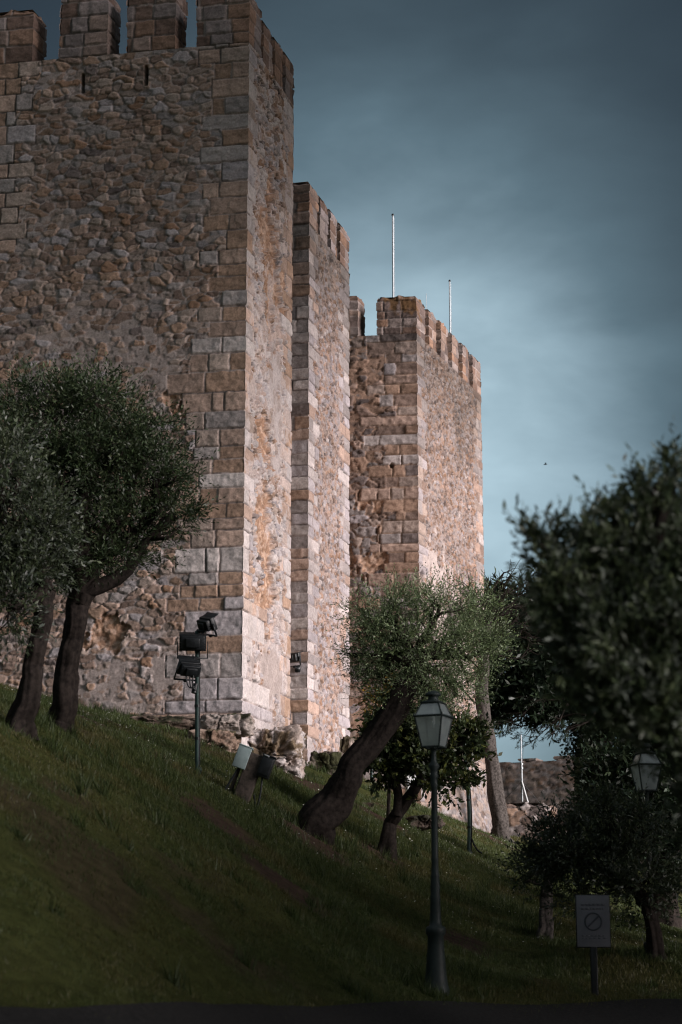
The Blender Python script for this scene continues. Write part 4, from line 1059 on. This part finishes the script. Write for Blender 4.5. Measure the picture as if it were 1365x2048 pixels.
# unseen trees, added so that their shade falls on the slope and the tower top
def added_shade_tree(x, y, h, r, seed, label, cols=PINE, thick=0.3, twigs=3000, low=None):
    rg = np.random.default_rng(seed); z = gz(x, y); root = empty("pine_tree", (x, y, z - 0.2), label, "tree")
    mt = MB(); mt.tube(curve([(x, y, z - 0.2), (x + 0.3, y, z + h * 0.35), (x - 0.2, y + 0.2, z + h * 0.7), (x, y, z + h * 0.85)], 18), np.linspace(0.5, 0.28, 18), n=12, noise=0.12)
    bl = []
    for k in range(11):
        a = rg.random() * 6.283; q = r * 0.62 * math.sqrt(rg.random())
        zc = z + h * (1 - thick / 2) if low is None else z + low + (h - low) * rg.random()
        bl.append(((x + math.cos(a) * q, y + math.sin(a) * q, zc), (r * 0.5, r * 0.5, h * thick * 0.45), 1.0))
    if h > 20: cb, cents = crown(bl, rg, twigs, 7, 0.7, 0.42, 0.07, cols, clumps=16, spread=0.28, splay=1.3)
    else: cb, cents = crown(bl, rg, int(twigs * 3.6), 9, 0.32, 0.11, 0.024, cols, clumps=22, spread=0.22, splay=1.0, sticks=mt, stick_frac=0.05)
    for c, r_, s_ in bl: limb(mt, (x, y, z + h * 0.7), c, 0.16, 0.04, rg)
    for o_ in (mt.build("trunk", M_BARK, root, smooth=True), cb.build("crown", M_LEAF, root)): o_.data.transform(Matrix.Translation(Vector((-x, -y, -z + 0.2))))
added_shade_tree(18.5, 31, 34, 8.5, 301, "unseen tall stone pine added beyond the right of the view, shading the nearest tower's top", twigs=9000, thick=0.47)
added_shade_tree(16, 22.5, 33, 7.0, 305, "second tall stone pine added for shade beyond the right of the view, nearer the path", twigs=7000, thick=0.48)
added_shade_tree(24, 36, 36, 8.0, 310, "third tall stone pine added for shade beyond the right of the view, farthest from the path", twigs=7000, thick=0.45)
added_shade_tree(9.8, 23, 10.8, 3.7, 302, "broad evergreen added for shade beyond the right edge, behind the big olive", cols=DKGREEN, thick=0.75, twigs=3600)
added_shade_tree(9.6, 16, 10.0, 3.8, 303, "broad evergreen added for shade beyond the right edge, beside the path", cols=DKGREEN, thick=0.8, twigs=3000)
added_shade_tree(10.6, 8, 9.0, 3.6, 304, "broad evergreen added for shade beyond the right edge, nearest the viewer", cols=DKGREEN, thick=0.8, twigs=2600)
added_shade_tree(8.8, 27.2, 6.0, 2.4, 306, "low evergreen added for shade beyond the right edge, past the far street lamp", cols=DKGREEN, thick=0.85, twigs=1600)
added_shade_tree(7.6, 23.6, 4.4, 2.0, 311, "low bushy evergreen added for shade beyond the right edge, beside the notice sign", cols=DKGREEN, thick=0.95, twigs=1600)
added_shade_tree(7.0, 20.2, 4.4, 2.0, 312, "low bushy evergreen added for shade beyond the right edge, at the path", cols=DKGREEN, thick=0.95, twigs=1600)
added_shade_tree(6.2, 13.0, 6.0, 2.2, 313, "bushy evergreen added for shade beyond the right edge, close to the viewer", cols=DKGREEN, thick=0.92, twigs=1800)
added_shade_tree(6.6, 16.6, 5.6, 2.1, 314, "bushy evergreen added for shade beyond the right edge, across the path", cols=DKGREEN, thick=0.92, twigs=1800)
added_shade_tree(8.4, 31.5, 5.6, 2.4, 308, "rounded evergreen added for shade beyond the right edge, between two low evergreens", cols=DKGREEN, thick=0.9, twigs=1800)
added_shade_tree(9.6, 35, 5.2, 2.6, 309, "rounded evergreen added for shade beyond the right edge, nearest the far street lamp's back", cols=DKGREEN, thick=0.9, twigs=1800)
added_shade_tree(11.5, 37, 7.5, 3.2, 307, "low evergreen added for shade beyond the right edge, below the broken wall stub", cols=DKGREEN, thick=0.85, twigs=1600)

# ---------------------------------------------------------------- grass
def grass():
    rg = np.random.default_rng(3)
    n = 1300000
    y = np.sqrt(rg.random(n) * (68 ** 2 - 13.5 ** 2) + 13.5 ** 2)
    keep = rg.random(n) < np.clip((26.0 / y) ** 1.1, 0.25, 1.0)
    y = y[keep]; x = (rg.random(len(y)) * 2 - 1) * (0.172 * y + 0.6)
    yj = y + rg.random(len(y)) ** 3 * 0.7; k = ~onpath(x, yj)
    # keep grass out of the towers
    for c, A, B, la, lb in ((c1, A1, B1, W1, LB1), (c2, A2, B2, W2, LB2), (c3, A3, B3, W3, LB3)):
        M = np.linalg.inv(np.stack([A, B], 1)); q = np.stack([x - c[0], y - c[1]], 0); uv = M @ q
        k &= ~((uv[0] > -0.02) & (uv[1] > -0.02) & (uv[1] < lb + 8))
    em = earthmask(x, y); k &= rg.random(len(x)) > em * 0.93
    x = x[k]; y = y[k]
    # visible from the path only where the slope faces it; thin the rest evenly
    z = ground(x, y) + micro(x, y)
    m = len(x)
    cl = fbm(x * 2.3, y * 2.3, 21, 3); cl2 = fbm(x * 0.5, y * 0.5, 25, 3)
    hgt = (0.03 + 0.12 * cl ** 1.6) * rg.uniform(0.6, 1.4, m) * (0.6 + 0.7 * cl2) * np.clip(y / 32, 0.5, 1)
    weed = rg.random(m) < 0.004; hgt = np.where(weed, hgt * 1.9, hgt)
    a = rg.random(m) * 6.283; lean = rg.uniform(0.1, 0.8, m)
    wd = rg.uniform(0.003, 0.006, m) * (0.6 + y / 45)
    b = np.stack([x, y, z - 0.01], 1); s = np.stack([np.cos(a), np.sin(a), 0 * a], 1) * wd[:, None]
    a2 = rg.random(m) * 6.283
    tip = b + np.stack([np.cos(a2) * hgt * lean, np.sin(a2) * hgt * lean, hgt], 1)
    v = np.stack([b - s, b + s, tip], 1).reshape(-1, 3)
    # clumps of taller grass, thicker round the trunks and along the wall feet
    nc = 420; cy = np.sqrt(rg.random(nc) * (60 ** 2 - 17 ** 2) + 17 ** 2); cx = (rg.random(nc) * 2 - 1) * 0.165 * cy
    spots = [P(618, 1668, 32.8), P(772, 1716, 36.4), P(112, 1462, 27), P(38, 1455, 24.5), P(1089, 1880, 31), P(484, 1594, 31.5), P(1314, 1912, 28.5), P(873, 1988, 24.4)]
    ex_ = np.concatenate([np.stack([q[0] + rg.normal(size=12) * 0.45, q[1] + rg.normal(size=12) * 0.45], 1) for q in spots] + [np.stack([c[0] + A[0] * t_ + B[0] * -0.25 + rg.normal(size=60) * 0.1, c[1] + A[1] * t_ - B[1] * 0.25 + rg.normal(size=60) * 0.1], 1) for c, A, B, t_ in ((c1, A1, B1, rg.random(60) * 5),)] + [np.stack([c[0] + B[0] * t_ + 0.3 + rg.normal(size=40) * 0.15, c[1] + B[1] * t_ + rg.normal(size=40) * 0.1], 1) for c, B, t_ in ((c1, B1, 1.5 + rg.random(40) * 3), (c2, B2, rg.random(40) * 4), (c3, B3, rg.random(40) * 6.5))])
    cx = np.concatenate([cx, ex_[:, 0]]); cy = np.concatenate([cy, ex_[:, 1]]); kk = ~onpath(cx, cy); cx = cx[kk]; cy = cy[kk]; nb = 46
    rad = rg.uniform(0.05, 0.2, len(cx)); tx = (cx[:, None] + rg.normal(size=(len(cx), nb)) * rad[:, None] * 0.6).ravel(); ty = (cy[:, None] + rg.normal(size=(len(cx), nb)) * rad[:, None] * 0.6).ravel()
    th_ = (rg.uniform(0.08, 0.26, len(cx))[:, None] * rg.uniform(0.5, 1.2, (len(cx), nb))).ravel(); tzz = ground(tx, ty) + micro(tx, ty); ta = rg.random(len(tx)) * 6.283; tw_ = rg.uniform(0.004, 0.009, len(tx))
    tb = np.stack([tx, ty, tzz - 0.01], 1); ts = np.stack([np.cos(ta), np.sin(ta), 0 * ta], 1) * tw_[:, None]; ta2 = rg.random(len(tx)) * 6.283; tl2 = rg.uniform(0.2, 0.8, len(tx))
    tv = np.stack([tb - ts, tb + ts, tb + np.stack([np.cos(ta2) * th_ * tl2, np.sin(ta2) * th_ * tl2, th_], 1)], 1).reshape(-1, 3)
    tcol = np.repeat(np.array([0.046, 0.066, 0.021]) * rg.uniform(0.6, 1.5, (len(tx), 1)), 3, 0)
    dry = sst(0.5, 0.7, fbm(x * 1.1, y * 0.8, 29, 3))[:, None]
    c0 = np.array([0.045, 0.068, 0.021]); c1_ = np.array([0.078, 0.097, 0.031]); c2_ = np.array([0.11, 0.085, 0.03])
    r = rg.random((m, 1)); col = c0 * (1 - r) + c1_ * r; col = col * (1 - dry * 0.55) + c2_ * dry * 0.55
    col *= rg.uniform(0.7, 1.3, (m, 1))
    mb = MB(); mb.add(v, np.arange(m * 3).reshape(-1, 3), np.repeat(col, 3, 0)); mb.add(tv, np.arange(len(tv)).reshape(-1, 3), tcol)
    o = mb.build("grass", M_GRASS); tag(o, kind="stuff")
    # daisies
    n = 5200; y = np.sqrt(rg.random(n) * (60 ** 2 - 30 ** 2) + 30 ** 2); x = (rg.random(n) * 2 - 1) * 0.17 * y
    w = fbm(x * 0.7, y * 0.7, 61, 3); k = (w > 0.52) & ~onpath(x, y); x = x[k]; y = y[k]
    k = np.ones(len(x), bool)
    for c, A, B in ((c1, A1, B1), (c2, A2, B2), (c3, A3, B3)):
        M = np.linalg.inv(np.stack([A, B], 1)); uv = M @ np.stack([x - c[0], y - c[1]], 0); k &= ~((uv[0] > -0.02) & (uv[1] > -0.02) & (uv[1] < 12))
    x = x[k]; y = y[k]; z = ground(x, y) + micro(x, y) + rg.uniform(0.06, 0.11, len(x))
    mb = MB(); m = len(x); th = np.linspace(0, 6.283, 6, endpoint=False)
    tilt = rg.normal(size=(m, 2)) * 0.4; r = rg.uniform(0.008, 0.014, m)
    v = np.stack([x[:, None] + r[:, None] * np.cos(th), y[:, None] + r[:, None] * np.sin(th), z[:, None] + r[:, None] * (np.cos(th) * tilt[:, :1] + np.sin(th) * tilt[:, 1:])], -1)
    mb.add(v.reshape(-1, 3), np.arange(m * 6).reshape(-1, 6), np.tile([0.6, 0.6, 0.52], (m * 6, 1)))
    o = mb.build("daisies", M_PETAL); tag(o, kind="stuff")
grass()

# ---------------------------------------------------------------- street lamps
def street_lamp(px, py, d, hpx, label, rz, k=1.0):
    """post and lantern in metres; py = photo row of the foot"""
    p = P(px, py, d); z = gz(p[0], p[1])
    s = 3.62 / 603.0 * k                                            # metres per photo pixel of the near lamp
    root = empty("street_lamp", (p[0], p[1], P(px, py, d)[2]), label, "street lamp", "green street lamps", rz)
    Y = lambda y: (1986 - y) * s
    prof = [(26.5, 1986 + 40), (26.5, 1980), (25, 1974), (23, 1966), (20, 1940), (17, 1900), (16.2, 1876), (19.5, 1871), (20.5, 1864), (19, 1858), (12.5, 1855), (11.5, 1845), (10, 1806), (10.5, 1803), (10, 1797), (9, 1793), (10, 1780), (9.2, 1768), (8.3, 1761), (9.3, 1758), (8, 1754), (7.3, 1740), (7.1, 1727), (8, 1724), (7, 1721), (6.4, 1580), (8, 1577), (6.8, 1572), (7.2, 1562), (9, 1558), (7, 1552), (8, 1544), (11.5, 1538), (10.5, 1534), (6.5, 1529), (5.2, 1522), (5, 1508), (7, 1503), (9, 1500), (0, 1499)]
    mb = MB(); mb.lathe([(r * s, Y(y)) for r, y in prof], n=24); mb.build("post", M_LAMP, root, smooth=True)
    lant = bpy.data.objects.new("lantern", None); link(lant, root); lant.location = (0, 0, 0)
    # four-sided lantern
    def sq(w, y): return np.array([[-w, -w, 0], [w, -w, 0], [w, w, 0], [-w, w, 0]]) * s + np.array([0, 0, Y(y)])
    wb, ws, wr = 18.5, 29.5, 18.0
    yb, ysH, yr = 1499, 1437, 1409
    mb = MB()
    for (a, b, ra) in ((sq(wb, yb), sq(ws, ysH), 1.9), (sq(ws, ysH), sq(wr, yr), 1.8)):
        for q in range(4): mb.tube([a[q], b[q]], ra * s, n=6)
    for w_, y_, ra in ((wb, yb, 2.1), (ws + 1.2, ysH, 2.4), (wr + 1, yr, 2.1)):
        r_ = sq(w_, y_)
        for q in range(4): mb.tube([r_[q], r_[(q + 1) % 4]], ra * s, n=6)
    # top plate and vented cap
    r_ = sq(wr + 4, yr - 0.5); r2 = sq(9, yr - 7); 
    mb.add(np.vstack([r_, r2]), [[0, 1, 5, 4], [1, 2, 6, 5], [2, 3, 7, 6], [3, 0, 4, 7], [3, 2, 1, 0]])
    mb.lathe([(r_ * s, Y(y_)) for r_, y_ in ((11, 1404), (10.5, 1398), (9.5, 1395), (16.5, 1393.5), (16.5, 1391.5), (14.5, 1388), (10, 1385), (4.5, 1383.5), (0, 1383))], n=18)
    for q in range(4):                                                # feet under the lantern
        a = sq(wb, yb)[q]; mb.tube([a, np.array([0, 0, Y(1506)])], 1.2 * s, n=5)
    for q in range(4):
        a = sq(ws + 1, ysH)[q]; mb.lathe([(1.6 * s, a[2] - 1 * s), (2.0 * s, a[2] + 2 * s), (0.6 * s, a[2] + 6 * s), (0, a[2] + 7 * s)], center=(a[0], a[1], 0), n=8)
    mb.build("frame", M_LAMP, lant)
    for q in range(4):
        for (wa, ya, wb_, yb_) in ((wb, yb, ws, ysH), (ws, ysH, wr, yr)):
            a = sq(wa, ya); b = sq(wb_, yb_); g = MB()
            g.add(np.array([a[q], a[(q + 1) % 4], b[(q + 1) % 4], b[q]]), [[0, 1, 2, 3]]); g.build("pane", M_PANE, lant)
    mb = MB(); mb.lathe([(0, Y(1437 - 4)), (2.6 * s, Y(1437)), (3.0 * s, Y(1441)), (2.6 * s, Y(1450)), (1.2 * s, Y(1458)), (0, Y(1460))], n=12)
    mb.lathe([(1.6 * s, Y(1410)), (1.6 * s, Y(1436))], n=8); mb.build("bulb", M_BULB, lant, smooth=True)
    return root
street_lamp(873, 1986, 24.5, 603, "green cast-iron street lamp with a glazed lantern, standing alone in the foreground", R(-24))
street_lamp(1308, 1995, 29.0, 0, "dim street lamp half hidden in the dark trees at the right edge", R(12), k=0.99)

# ---------------------------------------------------------------- floodlights
def rotm(az=0, tilt=0, roll=0):
    return np.array((Matrix.Rotation(R(-az), 3, 'Z') @ Matrix.Rotation(R(tilt), 3, 'X') @ Matrix.Rotation(R(roll), 3, 'Y')))
def floodlight(parent, c, az_, tilt, size=0.5, roll=0, name="floodlight"):
    """housing faces local +y before rotation; az clockwise from straight ahead"""
    s = size; M = rotm(az_, tilt, roll)
    fl = bpy.data.objects.new(name, None); link(fl, parent); fl.location = c; fl.rotation_euler = Matrix(M.tolist()).to_euler()
    mb = MB()
    mb.box((0, 0, 0), (s, 0.18 * s, 0.62 * s)); mb.box((0, -0.2 * s, 0.0), (0.86 * s, 0.24 * s, 0.5 * s)); mb.box((0, -0.36 * s, 0), (0.5 * s, 0.14 * s, 0.34 * s))
    for k in range(5): mb.box((0, -0.21 * s, (-0.2 + 0.1 * k) * s), (0.92 * s, 0.2 * s, 0.025 * s))
    for sx in (-1, 1): mb.box((sx * 0.485 * s, 0.12 * s, 0), (0.03 * s, 0.1 * s, 0.62 * s))
    mb.box((0, 0.12 * s, -0.295 * s), (0.94 * s, 0.1 * s, 0.03 * s))
    mb.build("housing", M_BLACK, fl, bevel=0.008)
    mb = MB(); mb.box((0, 0.25 * s, 0.31 * s), (1.02 * s, 0.42 * s, 0.03 * s), rot=rotm(0, 12)); mb.build("visor", M_BLACK, fl, bevel=0.004)
    mb = MB(); mb.box((0, 0.1 * s, 0), (0.92 * s, 0.02 * s, 0.54 * s)); mb.build("lens", M_FGLASS, fl)
    mb = MB()
    for sx in (-1, 1): mb.box((sx * 0.56 * s, -0.05 * s, -0.26 * s), (0.035 * s, 0.09 * s, 0.62 * s))
    mb.box((0, -0.05 * s, -0.58 * s), (1.155 * s, 0.09 * s, 0.05 * s)); mb.box((0, -0.05 * s, -0.63 * s), (0.16 * s, 0.12 * s, 0.08 * s))
    mb.build("yoke", M_BLACK, fl)
    return fl
def fpole(foot, top, r, label, mat=M_GREEN, bend=0.0, clips=True):
    root = empty("floodlight_pole", foot, label, "floodlight")
    f_ = np.asarray(foot); t_ = np.asarray(top) - f_
    mb = MB(); t = np.linspace(0, 1, 14)[:, None]
    pts = t * t_ + np.array([1, 0, 0]) * bend * np.sin(t * math.pi * 1.5)
    pts[0, 2] -= 0.3
    mb.tube(pts, r, n=14); mb.tube([(0, 0, -0.05), (0, 0, 0.06)], r * 1.9, n=14)
    mb.build("pole", mat, root, smooth=False)
    mb = MB(); c = pts + np.array([r * 1.05, -r * 0.6, 0]); mb.tube(c, 0.012, n=6)
    for k in (3, 6, 9): mb.tube([pts[k] - [0, 0, 0.02], pts[k] + [0, 0, 0.02]], r * 1.25, n=12)
    mb.build("cable", M_BLACK, root)
    return root
g1 = onground(395, 1540, 31.9)
r1 = fpole(g1, P(395, 1262, 31.9), 0.036, "green pole with three black floodlights stacked on top, before the nearest tower's corner")
s = MPP(31.9)
floodlight(r1, P(416, 1247, 31.8) - g1, 60, 28, 0.34, roll=14)
floodlight(r1, P(386, 1285, 31.8) - g1, -4, 12, 0.43)
floodlight(r1, P(378, 1336, 31.75) - g1, -28, 38, 0.36)
mb = MB()
for k in range(3):
    t = np.linspace(0, 1, 12)[:, None]; a = P(372 + 8 * k, 1345, 31.7) - g1; b = P(392, 1372 + 4 * k, 31.75) - g1
    mb = MB(); mb.tube(a + (b - a) * t + np.array([-0.03, -0.03, -0.12 + 0.02 * k]) * np.sin(t * math.pi), 0.012, n=6); mb.build("cable_loop", M_BLACK, r1)
for (qa, qb) in (((395, 1262), (412, 1262)), ((395, 1352), (380, 1352)), ((395, 1318), (386, 1320))):
    mb = MB(); mb.tube([P(qa[0], qa[1], 31.9) - g1, P(qb[0], qb[1], 31.8) - g1], 0.03, n=8); mb.build("bracket", M_BLACK, r1)
mb = MB(); mb.tube([P(392, 1368, 31.8) - g1, P(388, 1386, 31.78) - g1], 0.045, n=8)
mb.build("cable_gland", M_BLACK, r1)
g2 = onground(938, 1712, 47.8)
r2 = fpole(g2, P(932, 1475, 47.8), 0.05, "tall green pole with one black floodlight in front of the farthest tower's edge", bend=0.04)
floodlight(r2, P(950, 1455, 47.8) - g2, -32, -12, 0.42)
mb = MB(); mb.tube([P(932, 1478, 47.8) - g2, P(948, 1468, 47.8) - g2], 0.03, n=8); mb.build("bracket", M_BLACK, r2); mb = MB(); mb.tube(curve([np.array([0.02, 0, 0.5]), np.array([0.16, -0.1, 0.15]), np.array([0.3, -0.15, 0.02])], 10), 0.02, n=6); mb.build("ground_cable", M_BLACK, r2)
g3 = onground(744, 1590, 55)
r3_ = fpole(g3, P(744, 1520, 55), 0.05, "short green floodlight pole at the farthest tower's foot, behind the leaning trunk")
floodlight(r3_, P(755, 1528, 54.9) - g3, -10, 15, 0.32)
g4 = onground(1090, 1700, 62)
r4 = fpole(g4, P(1096, 1660, 62), 0.05, "short pole with a dark floodlight in front of the broken wall stub")
floodlight(r4, P(1100, 1643, 62) - g4, -20, 20, 0.36)
# floodlight bracketed to the middle tower
nA2 = np.array([A2[1], -A2[0]]); nA2 = nA2 if np.dot(nA2, B2) < 0 else -nA2
ub = -(P(597, 1322, 50)[0] - c2[0]) / abs(A2[0])
pw = c2[:2] + A2 * ub; zf = P(597, 1322, 50.2)[2]
wf = empty("wall_floodlight", (pw[0], pw[1], zf), "black floodlight bracketed to the left face of the middle tower", "floodlight")
floodlight(wf, np.array([nA2[0] * 0.42, nA2[1] * 0.42, 0]), 40, 10, 0.36)
mb = MB(); mb.tube([(0, 0, -0.23), (nA2[0] * 0.42, nA2[1] * 0.42, -0.23)], 0.03, n=8); mb.box((nA2[0] * 0.07, nA2[1] * 0.07, -0.23), (0.14, 0.1, 0.16)); mb.build("bracket", M_BLACK, wf)

# ---------------------------------------------------------------- post with junction boxes
g = onground(484, 1594, 31.6)
root = empty("service_post", g, "leaning wooden post on the grass carrying a grey-green box and a black box", "electrical post")
s = MPP(31.6); ax_ = (P(514, 1512, 31.6) - P(484, 1594, 31.6)); ax_ /= np.linalg.norm(ax_)
tl_ = math.degrees(math.atan2(ax_[0], ax_[2]))
Mt = np.array(Matrix.Rotation(R(tl_), 3, 'Y'))
mb = MB(); mb.box(Mt @ np.array([0, 0, 0.28]), (0.27, 0.22, 0.86), rot=Mt, taper=0.96); mb.box(Mt @ np.array([-0.2, 0.02, 0.14]), (0.06, 0.06, 0.6), rot=Mt); mb.build("post", M_WOOD, root, bevel=0.02)
mb = MB(); mb.box(Mt @ np.array([-0.2, -0.06, 0.58]), (0.2, 0.2, 0.34), rot=Mt); mb.box(Mt @ np.array([-0.2, -0.165, 0.58]), (0.215, 0.02, 0.355), rot=Mt); mb.box(Mt @ np.array([-0.2, -0.06, 0.76]), (0.23, 0.24, 0.025), rot=Mt); mb.build("junction_box", M_BOX, root, bevel=0.01)
mb = MB(); mb.box(Mt @ np.array([0.2, -0.05, 0.56]), (0.2, 0.24, 0.34), rot=Mt); mb.box(Mt @ np.array([0.2, -0.175, 0.56]), (0.17, 0.02, 0.28), rot=Mt); mb.box(Mt @ np.array([0.2, -0.05, 0.74]), (0.225, 0.27, 0.02), rot=Mt); mb.build("fuse_box", M_BLACK, root, bevel=0.01)
mb = MB(); mb.tube([Mt @ np.array([0.11, -0.17, 0.735]), Mt @ np.array([0.2, -0.19, 0.725])], 0.012, n=8); mb.build("label_clip", M_WHITE, root)
mb = MB(); mb.tube(curve([Mt @ np.array([0.2, -0.08, 0.4]), Mt @ np.array([0.27, -0.1, 0.1]), Mt @ np.array([0.28, -0.12, -0.1]), np.array([0.2, -0.2, 0.02])], 16), 0.016, n=8)
mb.tube(curve([Mt @ np.array([-0.2, -0.08, 0.42]), Mt @ np.array([-0.24, -0.1, 0.2]), np.array([-0.32, -0.12, 0.0])], 12), 0.018, n=8); mb.build("cable", M_BLACK, root)

# meter box by the far tower
g = P(822, 1585, 55.5); zb_ = gz(g[0], g[1])
root = empty("meter_box", (g[0], g[1], zb_), "pale grey electrical cabinet at the foot of the farthest tower, behind the forked tree", "electrical box")
s = MPP(55.5); zc_ = g[2] - zb_ + 0.22
mb = MB(); mb.box((0, 0, zc_), (0.27, 0.2, 0.44), rot=rotm(-12)); mb.box((0, 0, zc_ + 0.235), (0.31, 0.25, 0.03), rot=rotm(-12)); mb.box((0.01, -0.115, zc_), (0.22, 0.03, 0.38), rot=rotm(-12)); mb.build("cabinet", M_WHITE, root, bevel=0.012)
mb = MB(); mb.tube([(0, 0, -0.2), (0, 0, zc_ - 0.2)], 0.05, n=10); mb.build("post", M_GREEN, root)
for k in range(3):
    mb = MB(); mb.box((-0.12, -0.16, zc_ - 0.12 + 0.12 * k), (0.04, 0.05, 0.04)); mb.build("latch", M_BLACK, root)

# ---------------------------------------------------------------- sign
M_FADED = mat_plain("faded_ink", (0.135, 0.136, 0.15), (0.12, 0.122, 0.135), rough=0.6, bump=0)
p = P(1190, 1985, 26); s = MPP(26); zg = gz(p[0], p[1])
root = empty("notice_sign", (p[0], p[1], zg), "white rectangular notice sign with a struck-through circle, on a dark post", "sign")
zt = P(1190, 1791, 26)[2] - zg; zbm = P(1190, 1894, 26)[2] - zg; hh = zt - zbm; wd = 66 * s; zm = (zt + zbm) / 2
mb = MB(); mb.box((0, 0, (zbm - 0.1) / 2 + 0.05), (0.085, 0.07, zbm + 0.5)); mb.build("post", M_BLACK, root, bevel=0.008)
mb = MB(); mb.box((0, -0.02, zm), (wd + 0.02, 0.02, hh + 0.02)); mb.build("backing", M_BLACK, root)
mb = MB(); mb.box((0, -0.036, zm), (wd, 0.012, hh)); mb.build("panel", M_SIGN, root, bevel=0.003)
mb = MB(); th = np.linspace(0, 2 * math.pi, 40); cr_ = 0.105; cz = zm - 0.005 * 0
cz = P(1190, 1843, 26)[2] - zg
mb.tube(np.stack([np.cos(th) * cr_, th * 0 - 0.044, cz + np.sin(th) * cr_], 1), 0.011, n=6, cap=False)
mb.tube([(-cr_ * 0.7, -0.044, cz - cr_ * 0.7), (cr_ * 0.7, -0.044, cz + cr_ * 0.7)], 0.011, n=6); mb.build("prohibition_symbol", M_INK, root)
mb = MB(); rg = np.random.default_rng(9)
for zrow, n_, hgt in ((zt - 0.115, 9, 0.022), (zt - 0.165, 8, 0.022), (zbm + 0.14, 8, 0.014), (zbm + 0.11, 7, 0.014)):
    x = -wd * 0.36; mb = MB()
    while x < wd * 0.34:
        w_ = rg.uniform(0.018, 0.05); mb.box((x + w_ / 2, -0.0435, zrow), (w_, 0.003, hgt)); x += w_ + 0.012
    mb.build("text_line", M_FADED, root)

# ---------------------------------------------------------------- flagpoles, aerials, mast
def flagpole(px, ytop, ybot, d, r, label):
    a = P(px, ybot, d); b = P(px, ytop, d)
    root = empty("flagpole", (a[0], a[1], zc3 - 0.05), label, "flagpole", "bare flagpoles")
    L = b[2] - zc3 + 0.05
    mb = MB(); mb.tube(np.linspace([0, 0, 0], [0, 0, L], 8), np.linspace(r, r * 0.75, 8), n=12); mb.build("pole", M_GALV, root, smooth=True)
    mb = MB(); mb.lathe([(0, L + 0.05), (r * 1.1, L + 0.03), (r * 1.2, L - 0.02), (0.0, L - 0.03)], n=12); mb.build("cap", M_BLACK, root, smooth=True)
    mb = MB(); mb.tube([(r + 0.02, -0.01, 0.6), (r * 0.8 + 0.015, -0.01, L - 0.1)], 0.006, n=4); mb.build("halyard", M_GALV, root)
flagpole(787, 430, 588, 60.0, 0.035, "taller bare white flagpole rising behind the corner merlon of the farthest tower")
flagpole(901, 562, 665, 62.5, 0.03, "shorter bare white flagpole rising behind the middle merlons of the farthest tower")
a = P(853, 587, 60.5)
root = empty("aerial", (a[0], a[1], zc3), "hair-thin aerial between the two flagpoles", "aerial")
mb = MB(); mb.tube([(0, 0, 0), (0, 0, a[2] - zc3)], 0.008, n=5); mb.tube([(0, 0, 0), (0, 0, 0.5)], 0.02, n=6); mb.build("rod", M_GALV, root)
a = P(1045, 1603, DR + 0.4); b = P(1045, 1470, DR + 0.4); L = b[2] - a[2]
root = empty("antenna_mast", a, "slim white antenna mast on a tripod, standing on the broken wall stub", "antenna mast")
mb = MB(); mb.tube([(0, 0, 0), (0, 0, L * 0.55)], 0.03, n=10); mb.tube([(0, 0, L * 0.5), (0, 0, L)], 0.022, n=10)
for k in (0.5, 0.56): mb.tube([(0, 0, L * k - 0.03), (0, 0, L * k + 0.03)], 0.055, n=10)
mb.build("mast", M_GALV, root)
for (tx, ty) in ((0.17, -0.2), (0.62, 0.25), (-0.7, 0.2)):
    mb = MB(); mb.tube([(0, 0, L * 0.3), (tx, ty, -0.05)], 0.028 if ty < 0 else 0.007, n=8); mb.build("leg", M_WHITE if ty < 0 else M_BLACK, root)
mb = MB(); mb.tube([(0, 0, L), (0, 0, L + 0.35)], 0.006, n=4); mb.tube([(0.03, 0, L * 0.98), (0.07, 0, L * 0.8), (0.03, 0, L * 0.6)], 0.008, n=5); mb.build("whip", M_BLACK, root)

# bird far off in the sky
bp = P(1091, 929, 150)
mb = MB(); mb.tube([(-0.14, 0, -0.01), (-0.05, 0, 0.0), (0.06, 0, 0.01), (0.13, 0, 0.03), (0.17, 0, 0.03)], [0.01, 0.035, 0.045, 0.03, 0.008], n=8)
root = empty("bird", bp, "tiny dark bird flying in the open sky right of the farthest tower", "bird")
mb.build("body", M_BLACK, root, smooth=True)
for sy in (-1, 1):
    mb = MB(); pr = [(0.07, 0.02 * sy, 0.02), (-0.03, 0.02 * sy, 0.02), (-0.02, 0.16 * sy, 0.11), (0.06, 0.15 * sy, 0.1), (-0.03, 0.3 * sy, 0.08)]
    f_ = [[0, 1, 2], [0, 2, 3], [3, 2, 4]]; v2 = np.array(pr + [(x, y, z - 0.008) for x, y, z in pr])
    mb.add(v2, f_ + [[c_ + 5, b_ + 5, a_ + 5] for a_, b_, c_ in f_]); mb.build("wing", M_BLACK, root)
